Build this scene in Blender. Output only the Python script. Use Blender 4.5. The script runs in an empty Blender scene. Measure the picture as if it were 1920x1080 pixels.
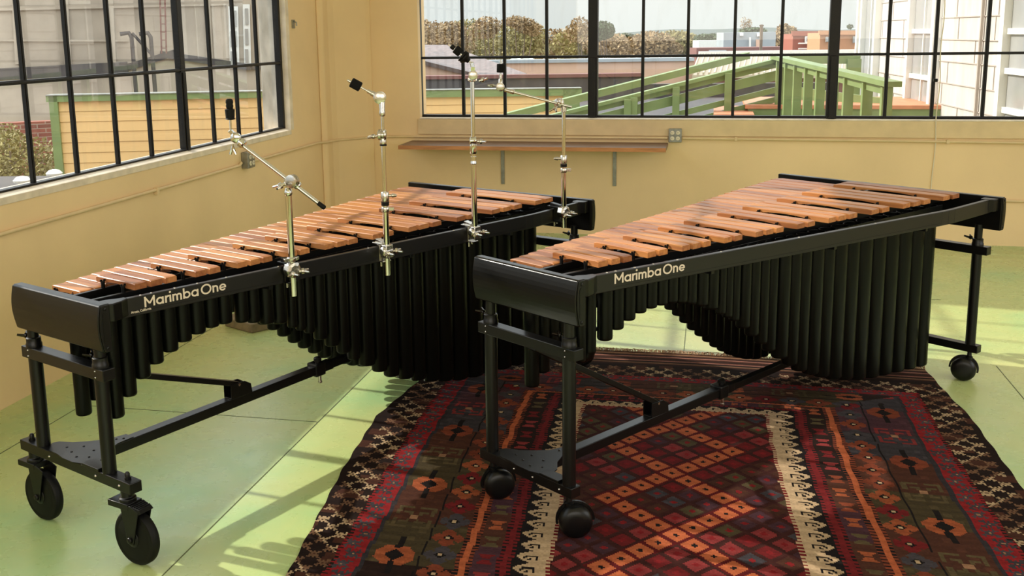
import bpy, math, random
import numpy as np
from mathutils import Vector, Matrix
random.seed(7)
rng = np.random.default_rng(5)
S = bpy.context.scene
COL = S.collection
PI = math.pi

# ------------------------------------------------------------------ camera
CAM = Vector((3.4027, -9.0026, 1.8))
RT = Vector((0.9774, 0.2108, -0.0132)).normalized()
UP = Vector((-0.0257, 0.1805, 0.9832)).normalized()
FW = Vector((-0.2097, 0.9607, -0.1819)).normalized()
FX, CX, CY = 1907.54, 922.485, 414.99
cd = bpy.data.cameras.new('camera')
cd.sensor_width = 36.0
cd.lens = FX / 1920 * 36
cd.shift_x = (960 - CX) / 1920
cd.shift_y = (CY - 540) / 1920
cd.clip_start = .05
cd.clip_end = 3000
cam = bpy.data.objects.new('camera', cd)
COL.objects.link(cam)
m3 = Matrix((RT, UP, -FW)).transposed()
cam.matrix_world = Matrix.Translation(CAM) @ m3.to_4x4()
S.camera = cam


def at(px, py, d):
    """a point of the place seen at (px, py) of the frame, d metres deep"""
    return CAM + (FW + RT * ((px - CX) / FX) - UP * ((py - CY) / FX)) * d


# ------------------------------------------------------------------ world, sun, fill lamps
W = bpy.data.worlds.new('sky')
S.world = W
W.use_nodes = True
wn = W.node_tree
wn.nodes.clear()
wo = wn.nodes.new('ShaderNodeOutputWorld')
bg = wn.nodes.new('ShaderNodeBackground')
tc = wn.nodes.new('ShaderNodeTexCoord')
sep = wn.nodes.new('ShaderNodeSeparateXYZ')
rmp = wn.nodes.new('ShaderNodeValToRGB')
rmp.color_ramp.elements[0].position = 0.0
rmp.color_ramp.elements[0].color = (0.76, 0.82, 0.80, 1)
rmp.color_ramp.elements[1].position = 0.35
rmp.color_ramp.elements[1].color = (0.84, 0.91, 0.95, 1)
e = rmp.color_ramp.elements.new(0.06)
e.color = (0.84, 0.87, 0.84, 1)
wn.links.new(tc.outputs['Generated'], sep.inputs[0])
wn.links.new(sep.outputs['Z'], rmp.inputs[0])
wn.links.new(rmp.outputs[0], bg.inputs[0])
wn.links.new(bg.outputs[0], wo.inputs[0])
# hazy sky, strengthened higher up, above the view, to light the room
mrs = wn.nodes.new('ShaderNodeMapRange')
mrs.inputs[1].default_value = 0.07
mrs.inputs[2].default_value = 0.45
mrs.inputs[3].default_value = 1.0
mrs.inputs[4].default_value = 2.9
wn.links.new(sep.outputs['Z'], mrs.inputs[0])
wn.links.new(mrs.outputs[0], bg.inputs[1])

sl = bpy.data.lights.new('sun', 'SUN')
sl.energy = 5.6
sl.color = (1.0, 0.93, 0.82)
sl.angle = math.radians(0.7)
so = bpy.data.objects.new('sun', sl)
COL.objects.link(so)
AZ, EL = math.radians(9.5), math.radians(32.6)
sd = Vector((math.cos(AZ) * math.cos(EL), -math.sin(AZ) * math.cos(EL), -math.sin(EL)))
so.rotation_euler = sd.to_track_quat('-Z', 'Y').to_euler()
so.location = (-12, 2, 9)


def area(name, loc, target, sx, sy, energy, color=(1, 1, 1), portal=False):
    l = bpy.data.lights.new(name, 'AREA')
    l.shape = 'RECTANGLE'
    l.size, l.size_y = sx, sy
    l.energy = energy
    l.color = color
    if portal:
        l.cycles.is_portal = True
    o = bpy.data.objects.new(name, l)
    COL.objects.link(o)
    o.location = loc
    o.rotation_euler = (Vector(target) - Vector(loc)).to_track_quat('-Z', 'Z').to_euler()
    return o


# added warm fill lamps in the unseen rear and right wall openings
area('fill_rear', (4.2, -12.2, 2.7), (4.2, 0, 2.3), 7.4, 2.2, 145, (1.0, 0.86, 0.68))
area('fill_right', (8.6, -6.0, 2.5), (0, -5.0, 1.2), 8.6, 2.6, 130, (1.0, 0.88, 0.72))
area('fill_ceiling', (4.0, -5.2, 4.25), (4.0, -5.2, 0), 6.0, 7.0, 25, (1.0, 0.91, 0.76))  # added overhead fill just below the closed ceiling, which has no skylight
# portals: sampling aids at the two visible window openings
area('portal_back', (4.2, 0.25, 2.4), (4.2, -5, 2.4), 7.0, 2.7, 1, portal=True)
area('portal_left', (-0.25, -5.9, 2.4), (5, -5.9, 2.4), 9.6, 2.7, 1, portal=True)

S.view_settings.view_transform = 'Standard'
S.view_settings.look = 'None'
S.view_settings.gamma = 1
S.view_settings.use_curve_mapping = False
S.view_settings.exposure = 0.0

# ------------------------------------------------------------------ materials
def lin(c):
    return tuple(((v / 255) / 12.92 if v / 255 <= .04045 else ((v / 255 + .055) / 1.055) ** 2.4) for v in c)


def mat(name, rgb, rough=.5, metal=0., spec=.5, noise=0., nscale=8., bump=0., bscale=60., coat=0., stretch=None, dark=.6, rand=0.):
    """procedural principled material: base colour broken up by noise, optional bump"""
    m = bpy.data.materials.new(name)
    m.use_nodes = True
    nt = m.node_tree
    b = nt.nodes['Principled BSDF']
    c = lin(rgb) if max(rgb) > 1 else rgb
    b.inputs['Roughness'].default_value = rough
    b.inputs['Metallic'].default_value = metal
    b.inputs['Specular IOR Level'].default_value = spec
    if coat:
        b.inputs['Coat Weight'].default_value = coat
        b.inputs['Coat Roughness'].default_value = .15
    t = nt.nodes.new('ShaderNodeTexCoord')
    mp = nt.nodes.new('ShaderNodeMapping')
    nt.links.new(t.outputs['Object'], mp.inputs[0])
    if stretch:
        mp.inputs['Scale'].default_value = stretch
    n = nt.nodes.new('ShaderNodeTexNoise')
    n.inputs['Scale'].default_value = nscale
    n.inputs['Detail'].default_value = 6
    nt.links.new(mp.outputs[0], n.inputs['Vector'])
    mx = nt.nodes.new('ShaderNodeMix')
    mx.data_type = 'RGBA'
    mx.inputs[6].default_value = (*[v * (1 - noise * dark) for v in c], 1)
    mx.inputs[7].default_value = (*[min(1, v * (1 + noise * .5)) for v in c], 1)
    rr = nt.nodes.new('ShaderNodeMapRange')
    rr.inputs[1].default_value = .3
    rr.inputs[2].default_value = .7
    nt.links.new(n.outputs[0], rr.inputs[0])
    nt.links.new(rr.outputs[0], mx.inputs[0])
    out = mx.outputs[2]
    if rand:
        oi = nt.nodes.new('ShaderNodeObjectInfo')
        hsv = nt.nodes.new('ShaderNodeHueSaturation')
        mr = nt.nodes.new('ShaderNodeMapRange')
        mr.inputs[3].default_value = 1 - rand
        mr.inputs[4].default_value = 1 + rand * .6
        nt.links.new(oi.outputs['Random'], mr.inputs[0])
        nt.links.new(mr.outputs[0], hsv.inputs['Value'])
        mr2 = nt.nodes.new('ShaderNodeMapRange')
        mr2.inputs[3].default_value = .492
        mr2.inputs[4].default_value = .512
        ml = nt.nodes.new('ShaderNodeMath')
        ml.operation = 'MULTIPLY'
        ml.inputs[1].default_value = 7.31
        fr = nt.nodes.new('ShaderNodeMath')
        fr.operation = 'FRACT'
        nt.links.new(oi.outputs['Random'], ml.inputs[0])
        nt.links.new(ml.outputs[0], fr.inputs[0])
        nt.links.new(fr.outputs[0], mr2.inputs[0])
        nt.links.new(mr2.outputs[0], hsv.inputs['Hue'])
        nt.links.new(out, hsv.inputs['Color'])
        out = hsv.outputs[0]
    nt.links.new(out, b.inputs['Base Color'])
    if bump:
        n2 = nt.nodes.new('ShaderNodeTexNoise')
        n2.inputs['Scale'].default_value = bscale
        n2.inputs['Detail'].default_value = 4
        nt.links.new(mp.outputs[0], n2.inputs['Vector'])
        bp = nt.nodes.new('ShaderNodeBump')
        bp.inputs['Strength'].default_value = bump
        bp.inputs['Distance'].default_value = .01
        nt.links.new(n2.outputs[0], bp.inputs['Height'])
        nt.links.new(bp.outputs[0], b.inputs['Normal'])
    return m


M = {}
M['wall'] = mat('cream_plaster', (238, 208, 160), .6, noise=.10, nscale=1.6, bump=.18, bscale=14)
M['trim'] = mat('cream_paint_trim', (222, 196, 152), .5, noise=.14, nscale=7, bump=.12, bscale=30)
M['sill'] = mat('chipped_white_sill', (228, 214, 194), .55, noise=.25, nscale=11, bump=.2, bscale=40)
M['ceiling'] = mat('ceiling_paint', (225, 215, 195), .7, noise=.05)
M['frame'] = mat('black_window_steel', (13, 11, 10), .42, spec=.3, noise=.3, nscale=30, bump=.15, bscale=90)
M['black'] = mat('black_powder_coat', (10, 10, 10), .34, spec=.30, noise=.15, nscale=20, bump=.03, bscale=400)
M['blacksatin'] = mat('black_satin_board', (10, 9, 8), .30, spec=.28, noise=.1, nscale=5)
M['rail'] = mat('black_satin_rail', (17, 16, 15), .36, spec=.38, noise=.1, nscale=5)
M['darkchrome'] = mat('black_nickel', (52, 50, 48), .18, metal=1, noise=.1)
M['tube'] = mat('black_resonator_metal', (6, 7, 5), .34, spec=.16, noise=.1, nscale=8)
M['rubber'] = mat('black_rubber', (8, 8, 8), .55, spec=.2, noise=.2, nscale=30)
M['felt'] = mat('dark_felt', (26, 26, 26), .95, spec=.1, noise=.3, nscale=60, bump=.5, bscale=300)
M['chrome'] = mat('chrome', (205, 205, 200), .10, metal=1, noise=.04)
M['cast'] = mat('cast_zinc', (196, 192, 184), .24, metal=1, noise=.12, nscale=40, bump=.08, bscale=120)
M['letter'] = mat('cream_lettering', (214, 200, 182), .5, noise=.05)
M['weather'] = mat('weathered_white', (188, 182, 172), .7, noise=.7, nscale=9, stretch=(1, 1, .4), bump=.3, bscale=30)
M['galv'] = mat('galvanised_steel', (150, 150, 142), .4, metal=.7, noise=.35, nscale=25)
M['shelf'] = mat('brown_shelf_top', (112, 82, 62), .4, noise=.25, nscale=5, stretch=(1, 12, 12))
M['shelfedge'] = mat('raw_shelf_edge', (182, 122, 74), .6, noise=.4, nscale=6, stretch=(1, 8, 8))
M['white'] = mat('white_paint', (224, 222, 214), .5, noise=.08)
M['cream'] = mat('cream_cord', (225, 215, 190), .5, noise=.05)
M['stone'] = mat('grey_wood_block', (128, 112, 88), .7, noise=.4, nscale=20)
M['green'] = mat('green_painted_timber', (120, 138, 86), .5, noise=.22, nscale=5, bump=.1)
M['yellow'] = mat('yellow_siding_paint', (226, 186, 126), .55, noise=.08, nscale=2)
M['concrete'] = mat('stained_concrete', (172, 158, 140), .8, noise=.6, nscale=.6, bump=.2, bscale=5)
M['tar'] = mat('tar_roof', (72, 66, 64), .7, noise=.45, nscale=1.3)
M['tan'] = mat('tan_stucco', (206, 170, 146), .7, noise=.10, nscale=.8)
M['rustroof'] = mat('rusty_corrugated_roof', (112, 94, 88), .55, noise=.6, nscale=1.5, stretch=(4, 1, 1))
M['creamroof'] = mat('cream_metal_roof', (186, 170, 142), .5, noise=.06)
M['silver'] = mat('silver_metal_siding', (160, 168, 172), .45, noise=.15, nscale=1)
M['redbrown'] = mat('red_brown_stucco', (150, 82, 62), .7, noise=.1)
M['orangetan'] = mat('orange_tan_stucco', (188, 134, 96), .7, noise=.1)
M['maroon'] = mat('maroon_siding', (120, 78, 70), .7, noise=.1)
M['shingle'] = mat('pale_shingle', (196, 187, 178), .75, noise=.22, nscale=2.2, stretch=(3, 3, .6), bump=.25, bscale=12)
M['groove'] = mat('shingle_groove', (172, 160, 150), .8, noise=.2)
M['wglass'] = mat('dull_window_glass', (150, 150, 148), .15, noise=.25, nscale=2)
M['steps'] = mat('orange_deck_boards', (196, 128, 92), .6, noise=.3, nscale=6)
M['brick'] = mat('red_brick', (150, 86, 66), .8, noise=.3, nscale=6)
_nt = M['brick'].node_tree
_bk = _nt.nodes.new('ShaderNodeTexBrick')
_bk.inputs['Color1'].default_value = (*lin((142, 78, 62)), 1)
_bk.inputs['Color2'].default_value = (*lin((118, 66, 54)), 1)
_bk.inputs['Mortar'].default_value = (*lin((150, 128, 112)), 1)
_bk.inputs['Scale'].default_value = 1.0
_bk.inputs['Brick Width'].default_value = .24
_bk.inputs['Row Height'].default_value = .085
_bk.inputs['Mortar Size'].default_value = .008
_mp = _nt.nodes.new('ShaderNodeMapping')
_mp.inputs['Rotation'].default_value = (PI / 2, 0, 0)
_tc = _nt.nodes.new('ShaderNodeTexCoord')
_nt.links.new(_tc.outputs['Object'], _mp.inputs[0])
_nt.links.new(_mp.outputs[0], _bk.inputs['Vector'])
_nt.links.new(_bk.outputs[0], _nt.nodes['Principled BSDF'].inputs['Base Color'])
M['ground'] = mat('asphalt_ground', (120, 114, 104), .85, noise=.2, nscale=.3)
M['hills'] = mat('hazy_hills', (150, 160, 158), .9, noise=.2, nscale=.02)
M['leafolive'] = mat('olive_leaves', (138, 126, 72), .7, noise=.6, nscale=.9, rand=.0)
M['leafbrown'] = mat('brown_leaves', (150, 124, 86), .7, noise=.6, nscale=.9)
M['leafgreen'] = mat('dark_green_leaves', (72, 88, 58), .7, noise=.5, nscale=.9)
M['bark'] = mat('bark', (110, 92, 76), .8, noise=.3)


def wood_material():
    m = bpy.data.materials.new('rosewood_bar')
    m.use_nodes = True
    nt = m.node_tree
    b = nt.nodes['Principled BSDF']
    b.inputs['Roughness'].default_value = .42
    b.inputs['Specular IOR Level'].default_value = .32
    t = nt.nodes.new('ShaderNodeTexCoord')
    oi = nt.nodes.new('ShaderNodeObjectInfo')
    ad = nt.nodes.new('ShaderNodeVectorMath')
    ad.operation = 'ADD'
    sc = nt.nodes.new('ShaderNodeVectorMath')
    sc.operation = 'SCALE'
    sc.inputs[0].default_value = (3.7, 9.1, 5.3)
    nt.links.new(oi.outputs['Random'], sc.inputs['Scale'])
    nt.links.new(t.outputs['Object'], ad.inputs[0])
    nt.links.new(sc.outputs[0], ad.inputs[1])
    mp = nt.nodes.new('ShaderNodeMapping')
    mp.inputs['Scale'].default_value = (46, 2.2, 46)
    nt.links.new(ad.outputs[0], mp.inputs[0])
    n = nt.nodes.new('ShaderNodeTexNoise')
    n.inputs['Scale'].default_value = 1.0
    n.inputs['Detail'].default_value = 7
    n.inputs['Distortion'].default_value = .5
    nt.links.new(mp.outputs[0], n.inputs['Vector'])
    r = nt.nodes.new('ShaderNodeValToRGB')
    r.color_ramp.elements[0].position = .30
    r.color_ramp.elements[0].color = (*lin((150, 94, 58)), 1)
    r.color_ramp.elements[1].position = .72
    r.color_ramp.elements[1].color = (*lin((190, 136, 84)), 1)
    q = r.color_ramp.elements.new(.5)
    q.color = (*lin((174, 118, 72)), 1)
    nt.links.new(n.outputs[0], r.inputs[0])
    # each bar its own tone: some honey, some purple-brown
    r2 = nt.nodes.new('ShaderNodeValToRGB')
    cr = r2.color_ramp
    cr.elements[0].color = (.62, .50, .48, 1)
    cr.elements[1].position = 1.
    cr.elements[1].color = (1.18, 1.08, .86, 1)
    for p_, c_ in ((.2, (.86, .78, .76, 1)), (.5, (1, .96, .93, 1)), (.75, (1.08, 1.04, .98, 1))):
        q = cr.elements.new(p_)
        q.color = c_
    nt.links.new(oi.outputs['Random'], r2.inputs[0])
    mu = nt.nodes.new('ShaderNodeMix')
    mu.data_type = 'RGBA'
    mu.blend_type = 'MULTIPLY'
    mu.inputs[0].default_value = 1
    nt.links.new(r.outputs[0], mu.inputs[6])
    nt.links.new(r2.outputs[0], mu.inputs[7])
    nt.links.new(mu.outputs[2], b.inputs['Base Color'])
    bp = nt.nodes.new('ShaderNodeBump')
    bp.inputs['Strength'].default_value = .06
    bp.inputs['Distance'].default_value = .002
    nt.links.new(n.outputs[0], bp.inputs['Height'])
    nt.links.new(bp.outputs[0], b.inputs['Normal'])
    return m


M['wood'] = wood_material()


def floor_material():
    """green painted board floor: mottled, worn, with sheet seams"""
    m = bpy.data.materials.new('green_painted_floor')
    m.use_nodes = True
    nt = m.node_tree
    b = nt.nodes['Principled BSDF']
    t = nt.nodes.new('ShaderNodeTexCoord')
    n = nt.nodes.new('ShaderNodeTexNoise')
    n.inputs['Scale'].default_value = 1.1
    n.inputs['Detail'].default_value = 8
    n.inputs['Roughness'].default_value = .6
    nt.links.new(t.outputs['Object'], n.inputs['Vector'])
    r = nt.nodes.new('ShaderNodeValToRGB')
    r.color_ramp.elements[0].position = .33
    r.color_ramp.elements[0].color = (*lin((152, 188, 130)), 1)
    r.color_ramp.elements[1].position = .68
    r.color_ramp.elements[1].color = (*lin((188, 192, 128)), 1)
    q = r.color_ramp.elements.new(.5)
    q.color = (*lin((174, 190, 126)), 1)
    nt.links.new(n.outputs[0], r.inputs[0])
    n2 = nt.nodes.new('ShaderNodeTexNoise')
    n2.inputs['Scale'].default_value = 9
    n2.inputs['Detail'].default_value = 8
    nt.links.new(t.outputs['Object'], n2.inputs['Vector'])
    rr = nt.nodes.new('ShaderNodeMapRange')
    rr.inputs[1].default_value = .35
    rr.inputs[2].default_value = .75
    rr.inputs[3].default_value = .25
    rr.inputs[4].default_value = .33
    nt.links.new(n2.outputs[0], rr.inputs[0])
    nt.links.new(rr.outputs[0], b.inputs['Roughness'])
    nt.links.new(r.outputs[0], b.inputs['Base Color'])
    b.inputs['Specular IOR Level'].default_value = .55
    bp = nt.nodes.new('ShaderNodeBump')
    bp.inputs['Strength'].default_value = .01
    bp.inputs['Distance'].default_value = .002
    nt.links.new(n.outputs[0], bp.inputs['Height'])
    nt.links.new(bp.outputs[0], b.inputs['Normal'])
    return m


M['floor'] = floor_material()
M['seam'] = mat('dark_floor_seam', (88, 96, 62), .7, noise=.2)


def glass_material():
    """thin dusty window pane: lets light through, mirrors a little, with faint streaks of dirt"""
    m = bpy.data.materials.new('dusty_window_glass')
    m.use_nodes = True
    nt = m.node_tree
    nt.nodes.clear()
    o = nt.nodes.new('ShaderNodeOutputMaterial')
    tr = nt.nodes.new('ShaderNodeBsdfTransparent')
    tr.inputs[0].default_value = (.97, .985, .98, 1)
    gl = nt.nodes.new('ShaderNodeBsdfGlossy')
    gl.inputs['Roughness'].default_value = .01
    df = nt.nodes.new('ShaderNodeBsdfDiffuse')
    df.inputs[0].default_value = (.85, .85, .82, 1)
    lw = nt.nodes.new('ShaderNodeLayerWeight')
    lw.inputs[0].default_value = .5
    pw = nt.nodes.new('ShaderNodeMath')
    pw.operation = 'POWER'
    pw.inputs[1].default_value = 4.0
    nt.links.new(lw.outputs['Facing'], pw.inputs[0])
    fr = nt.nodes.new('ShaderNodeMapRange')
    fr.inputs[3].default_value = .07
    fr.inputs[4].default_value = .85
    nt.links.new(pw.outputs[0], fr.inputs[0])
    mx = nt.nodes.new('ShaderNodeMixShader')
    nt.links.new(fr.outputs[0], mx.inputs[0])
    nt.links.new(tr.outputs[0], mx.inputs[1])
    nt.links.new(gl.outputs[0], mx.inputs[2])
    t = nt.nodes.new('ShaderNodeTexCoord')
    mp = nt.nodes.new('ShaderNodeMapping')
    mp.inputs['Scale'].default_value = (3, 3, .7)
    n = nt.nodes.new('ShaderNodeTexNoise')
    n.inputs['Scale'].default_value = 3
    n.inputs['Detail'].default_value = 8
    nt.links.new(t.outputs['Object'], mp.inputs[0])
    nt.links.new(mp.outputs[0], n.inputs['Vector'])
    rr = nt.nodes.new('ShaderNodeMapRange')
    rr.inputs[1].default_value = .5
    rr.inputs[2].default_value = .8
    rr.inputs[3].default_value = .0
    rr.inputs[4].default_value = .12
    nt.links.new(n.outputs[0], rr.inputs[0])
    m2 = nt.nodes.new('ShaderNodeMixShader')
    nt.links.new(rr.outputs[0], m2.inputs[0])
    nt.links.new(mx.outputs[0], m2.inputs[1])
    nt.links.new(df.outputs[0], m2.inputs[2])
    nt.links.new(m2.outputs[0], o.inputs[0])
    return m


M['glass'] = glass_material()


def rug_material():
    m = bpy.data.materials.new('woven_kilim')
    m.use_nodes = True
    nt = m.node_tree
    b = nt.nodes['Principled BSDF']
    b.inputs['Roughness'].default_value = .95
    b.inputs['Specular IOR Level'].default_value = .1
    a = nt.nodes.new('ShaderNodeVertexColor')
    a.layer_name = 'weave'
    t = nt.nodes.new('ShaderNodeTexCoord')
    mp = nt.nodes.new('ShaderNodeMapping')
    mp.inputs['Scale'].default_value = (25, 400, 1)
    n = nt.nodes.new('ShaderNodeTexNoise')
    n.inputs['Scale'].default_value = 1
    n.inputs['Detail'].default_value = 3
    nt.links.new(t.outputs['Object'], mp.inputs[0])
    nt.links.new(mp.outputs[0], n.inputs['Vector'])
    rr = nt.nodes.new('ShaderNodeMapRange')
    rr.inputs[3].default_value = .6
    rr.inputs[4].default_value = 1.4
    nt.links.new(n.outputs[0], rr.inputs[0])
    mu = nt.nodes.new('ShaderNodeVectorMath')
    mu.operation = 'SCALE'
    nt.links.new(a.outputs[0], mu.inputs[0])
    nt.links.new(rr.outputs[0], mu.inputs['Scale'])
    nt.links.new(mu.outputs[0], b.inputs['Base Color'])
    bp = nt.nodes.new('ShaderNodeBump')
    bp.inputs['Strength'].default_value = .5
    bp.inputs['Distance'].default_value = .002
    nt.links.new(n.outputs[0], bp.inputs['Height'])
    nt.links.new(bp.outputs[0], b.inputs['Normal'])
    return m


M['rug'] = rug_material()


# ------------------------------------------------------------------ mesh helpers
class MB:
    """collects shapes, then links them as ONE mesh object"""

    def __init__(s):
        s.v = []
        s.f = []
        s.sm = []

    def add(s, vs, fs, smooth=False):
        o = len(s.v)
        s.v += [tuple(p) for p in vs]
        s.f += [tuple(i + o for i in f) for f in fs]
        s.sm += [smooth] * len(fs)
        return s

    def box(s, a, b):
        x0, x1 = sorted((a[0], b[0]))
        y0, y1 = sorted((a[1], b[1]))
        z0, z1 = sorted((a[2], b[2]))
        vs = [(x, y, z) for z in (z0, z1) for x, y in ((x0, y0), (x1, y0), (x1, y1), (x0, y1))]
        return s.add(vs, [(3, 2, 1, 0), (4, 5, 6, 7), (0, 1, 5, 4), (1, 2, 6, 5), (2, 3, 7, 6), (3, 0, 4, 7)])

    def prism(s, poly, d, smooth=False):
        """closed polygon (3-D points) extruded by vector d"""
        n = len(poly)
        P = [Vector(p) for p in poly]
        D = Vector(d)
        vs = P + [p + D for p in P]
        fs = [tuple(range(n - 1, -1, -1)), tuple(range(n, 2 * n))]
        fs += [(i, (i + 1) % n, (i + 1) % n + n, i + n) for i in range(n)]
        return s.add(vs, fs, smooth)

    def beam(s, p, q, w, h, upv=(0, 0, 1)):
        """rectangular bar from p to q, w wide, h high"""
        p, q = Vector(p), Vector(q)
        d = (q - p).normalized()
        u = Vector(upv)
        sd_ = d.cross(u)
        if sd_.length < 1e-4:
            sd_ = d.cross(Vector((1, 0, 0)))
        sd_.normalize()
        u = sd_.cross(d).normalized()
        c = [sd_ * (a * w / 2) + u * (b * h / 2) for a, b in ((-1, -1), (1, -1), (1, 1), (-1, 1))]
        return s.prism([p + k for k in c], q - p)

    def tube(s, pts, r, n=16, cap=True, smooth=True):
        pts = [Vector(p) for p in pts]
        rs = r if isinstance(r, (list, tuple)) else [r] * len(pts)
        vs, fs = [], []
        prev = None
        for i, p in enumerate(pts):
            if i == 0:
                d = pts[1] - p
            elif i == len(pts) - 1:
                d = p - pts[i - 1]
            else:
                d = (pts[i + 1] - p).normalized() + (p - pts[i - 1]).normalized()
            if d.length < 1e-9:
                d = Vector((0, 0, 1))
            d.normalize()
            if prev is None:
                a = d.cross(Vector((0, 0, 1)))
                if a.length < 1e-3:
                    a = Vector((1, 0, 0))
            else:
                a = prev - d * prev.dot(d)
            a.normalize()
            prev = a
            b = d.cross(a)
            for k in range(n):
                t = 2 * PI * k / n
                vs.append(p + a * (math.cos(t) * rs[i]) + b * (math.sin(t) * rs[i]))
        for i in range(len(pts) - 1):
            for k in range(n):
                k2 = (k + 1) % n
                fs.append((i * n + k, i * n + k2, (i + 1) * n + k2, (i + 1) * n + k))
        s.add(vs, fs, smooth)
        if cap:
            m = len(pts) - 1
            s.add([vs[k] for k in range(n)], [tuple(range(n - 1, -1, -1))])
            s.add([vs[m * n + k] for k in range(n)], [tuple(range(n))])
        return s

    def cyl(s, p, q, r, n=20):
        return s.tube([p, q], r, n)

    def lathe(s, base, axis, prof, n=24, smooth=True):
        """prof: list of (distance along axis, radius)"""
        base, axis = Vector(base), Vector(axis).normalized()
        a = axis.cross(Vector((0, 0, 1)))
        if a.length < 1e-3:
            a = Vector((1, 0, 0))
        a.normalize()
        b = axis.cross(a)
        vs, fs = [], []
        for h, r in prof:
            for k in range(n):
                t = 2 * PI * k / n
                vs.append(base + axis * h + a * (math.cos(t) * r) + b * (math.sin(t) * r))
        for i in range(len(prof) - 1):
            for k in range(n):
                k2 = (k + 1) % n
                fs.append((i * n + k, i * n + k2, (i + 1) * n + k2, (i + 1) * n + k))
        fs.append(tuple(range(n - 1, -1, -1)))
        fs.append(tuple((len(prof) - 1) * n + k for k in range(n)))
        return s.add(vs, fs, smooth)

    def ball(s, c, r, n=14, sq=(1, 1, 1)):
        c = Vector(c)
        vs, fs = [], []
        R = n // 2
        for i in range(R + 1):
            ph = PI * i / R
            for k in range(n):
                t = 2 * PI * k / n
                vs.append(c + Vector((math.sin(ph) * math.cos(t) * sq[0], math.sin(ph) * math.sin(t) * sq[1], math.cos(ph) * sq[2])) * r)
        for i in range(R):
            for k in range(n):
                k2 = (k + 1) % n
                fs.append((i * n + k, (i + 1) * n + k, (i + 1) * n + k2, i * n + k2))
        return s.add(vs, fs, True)

    def build(s, name, material, parent=None, bevel=0., seg=2):
        me = bpy.data.meshes.new(name)
        me.from_pydata(s.v, [], s.f)
        me.polygons.foreach_set('use_smooth', s.sm)
        me.materials.append(M[material] if isinstance(material, str) else material)
        me.validate()
        me.update()
        if any(s.sm):
            me.set_sharp_from_angle(angle=math.radians(38))
        o = bpy.data.objects.new(name, me)
        COL.objects.link(o)
        if parent:
            o.parent = parent
        if bevel:
            md = o.modifiers.new('bevel', 'BEVEL')
            md.width = bevel
            md.segments = seg
            md.limit_method = 'ANGLE'
            md.angle_limit = math.radians(40)
        return o


def empty(name, loc, rz=0.):
    o = bpy.data.objects.new(name, None)
    o.empty_display_size = .1
    COL.objects.link(o)
    o.location = loc
    o.rotation_euler = (0, 0, rz)
    return o


def tag(o, label=None, cat=None, group=None, kind=None):
    if label:
        o['label'] = label
    if cat:
        o['category'] = cat
    if group:
        o['group'] = group
    if kind:
        o['kind'] = kind
    return o


def structure(o, label=None):
    return tag(o, label, kind='structure')


# ------------------------------------------------------------------ the room
XR, YR, ZC = 8.45, -12.0, 4.3          # right wall, rear wall, ceiling
SILL, WTOP = 1.035, 3.72
TH = .22                               # wall thickness

structure(MB().box((-TH, YR - TH, -.12), (XR + TH, TH, 0)).build('floor', 'floor'), 'green painted board floor')
structure(MB().box((-TH, YR - TH, ZC), (XR + TH, TH, ZC + .15)).build('ceiling', 'ceiling'), 'pale ceiling above the frame')


def wall_with_opening(name, axis, c0, c1, a0, a1, w0, w1, z0=SILL, z1=WTOP):
    """wall slab between c0..c1 across, a0..a1 along, opening w0..w1"""
    mb = MB()

    def bx(p, q, za, zb):
        if axis == 'x':
            mb.box((p, c0, za), (q, c1, zb))
        else:
            mb.box((c0, p, za), (c1, q, zb))
    bx(a0, a1, 0, z0)
    bx(a0, a1, z1, ZC)
    bx(a0, w0, z0, z1)
    bx(w1, a1, z0, z1)
    return structure(mb.build(name, 'wall'))


WB0, WB1 = .775, 8.05
WL0, WL1 = -10.6, -1.15
wall_with_opening('wall_back', 'x', 0, TH, -TH, XR + TH, WB0, WB1)
wall_with_opening('wall_left', 'y', -TH, 0, YR, 0, WL0, WL1)
wall_with_opening('wall_right', 'y', XR, XR + TH, YR, 0, -10.4, -1.6)
wall_with_opening('wall_rear', 'x', YR - TH, YR, -TH, XR + TH, .6, 7.9)

# chamfered corner pier
mb = MB()
mb.prism([(0, 0, 0), (.335, 0, 0), (.30, -.055, 0), (.085, -.30, 0), (.055, -.36, 0), (.05, -.47, 0), (0, -.50, 0)], (0, 0, ZC))
structure(mb.build('wall_corner', 'wall', bevel=.02, seg=3))

# concrete lip below the back window and chipped sills
structure(MB().box((WB0 - .02, -.018, .895), (XR, .0, SILL + .002)).build('trim_1', 'trim', bevel=.006))
structure(MB().box((WB0, -.022, SILL), (WB1, .12, SILL + .012)).build('trim_2', 'sill', bevel=.005))
mb = MB()
mb.prism([(-.10, WL0, SILL + .03), (-.10, WL0, SILL - .02), (.006, WL0, SILL - .035), (.006, WL0, SILL + .002)], (0, WL1 - WL0, 0))
structure(mb.build('trim_3', 'sill', bevel=.003))
# weathered outer reveal, seen through the last panes
structure(MB().box((-.235, WL1 - .006, SILL - .05), (-.10, WL1 + .05, WTOP)).build('trim_6', 'weather', bevel=.006))
# painted reveal at the right end of the left window
structure(MB().box((-.12, WL1 - .004, SILL), (.004, WL1 + .06, WTOP)).build('trim_4', 'sill', bevel=.004))


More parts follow.
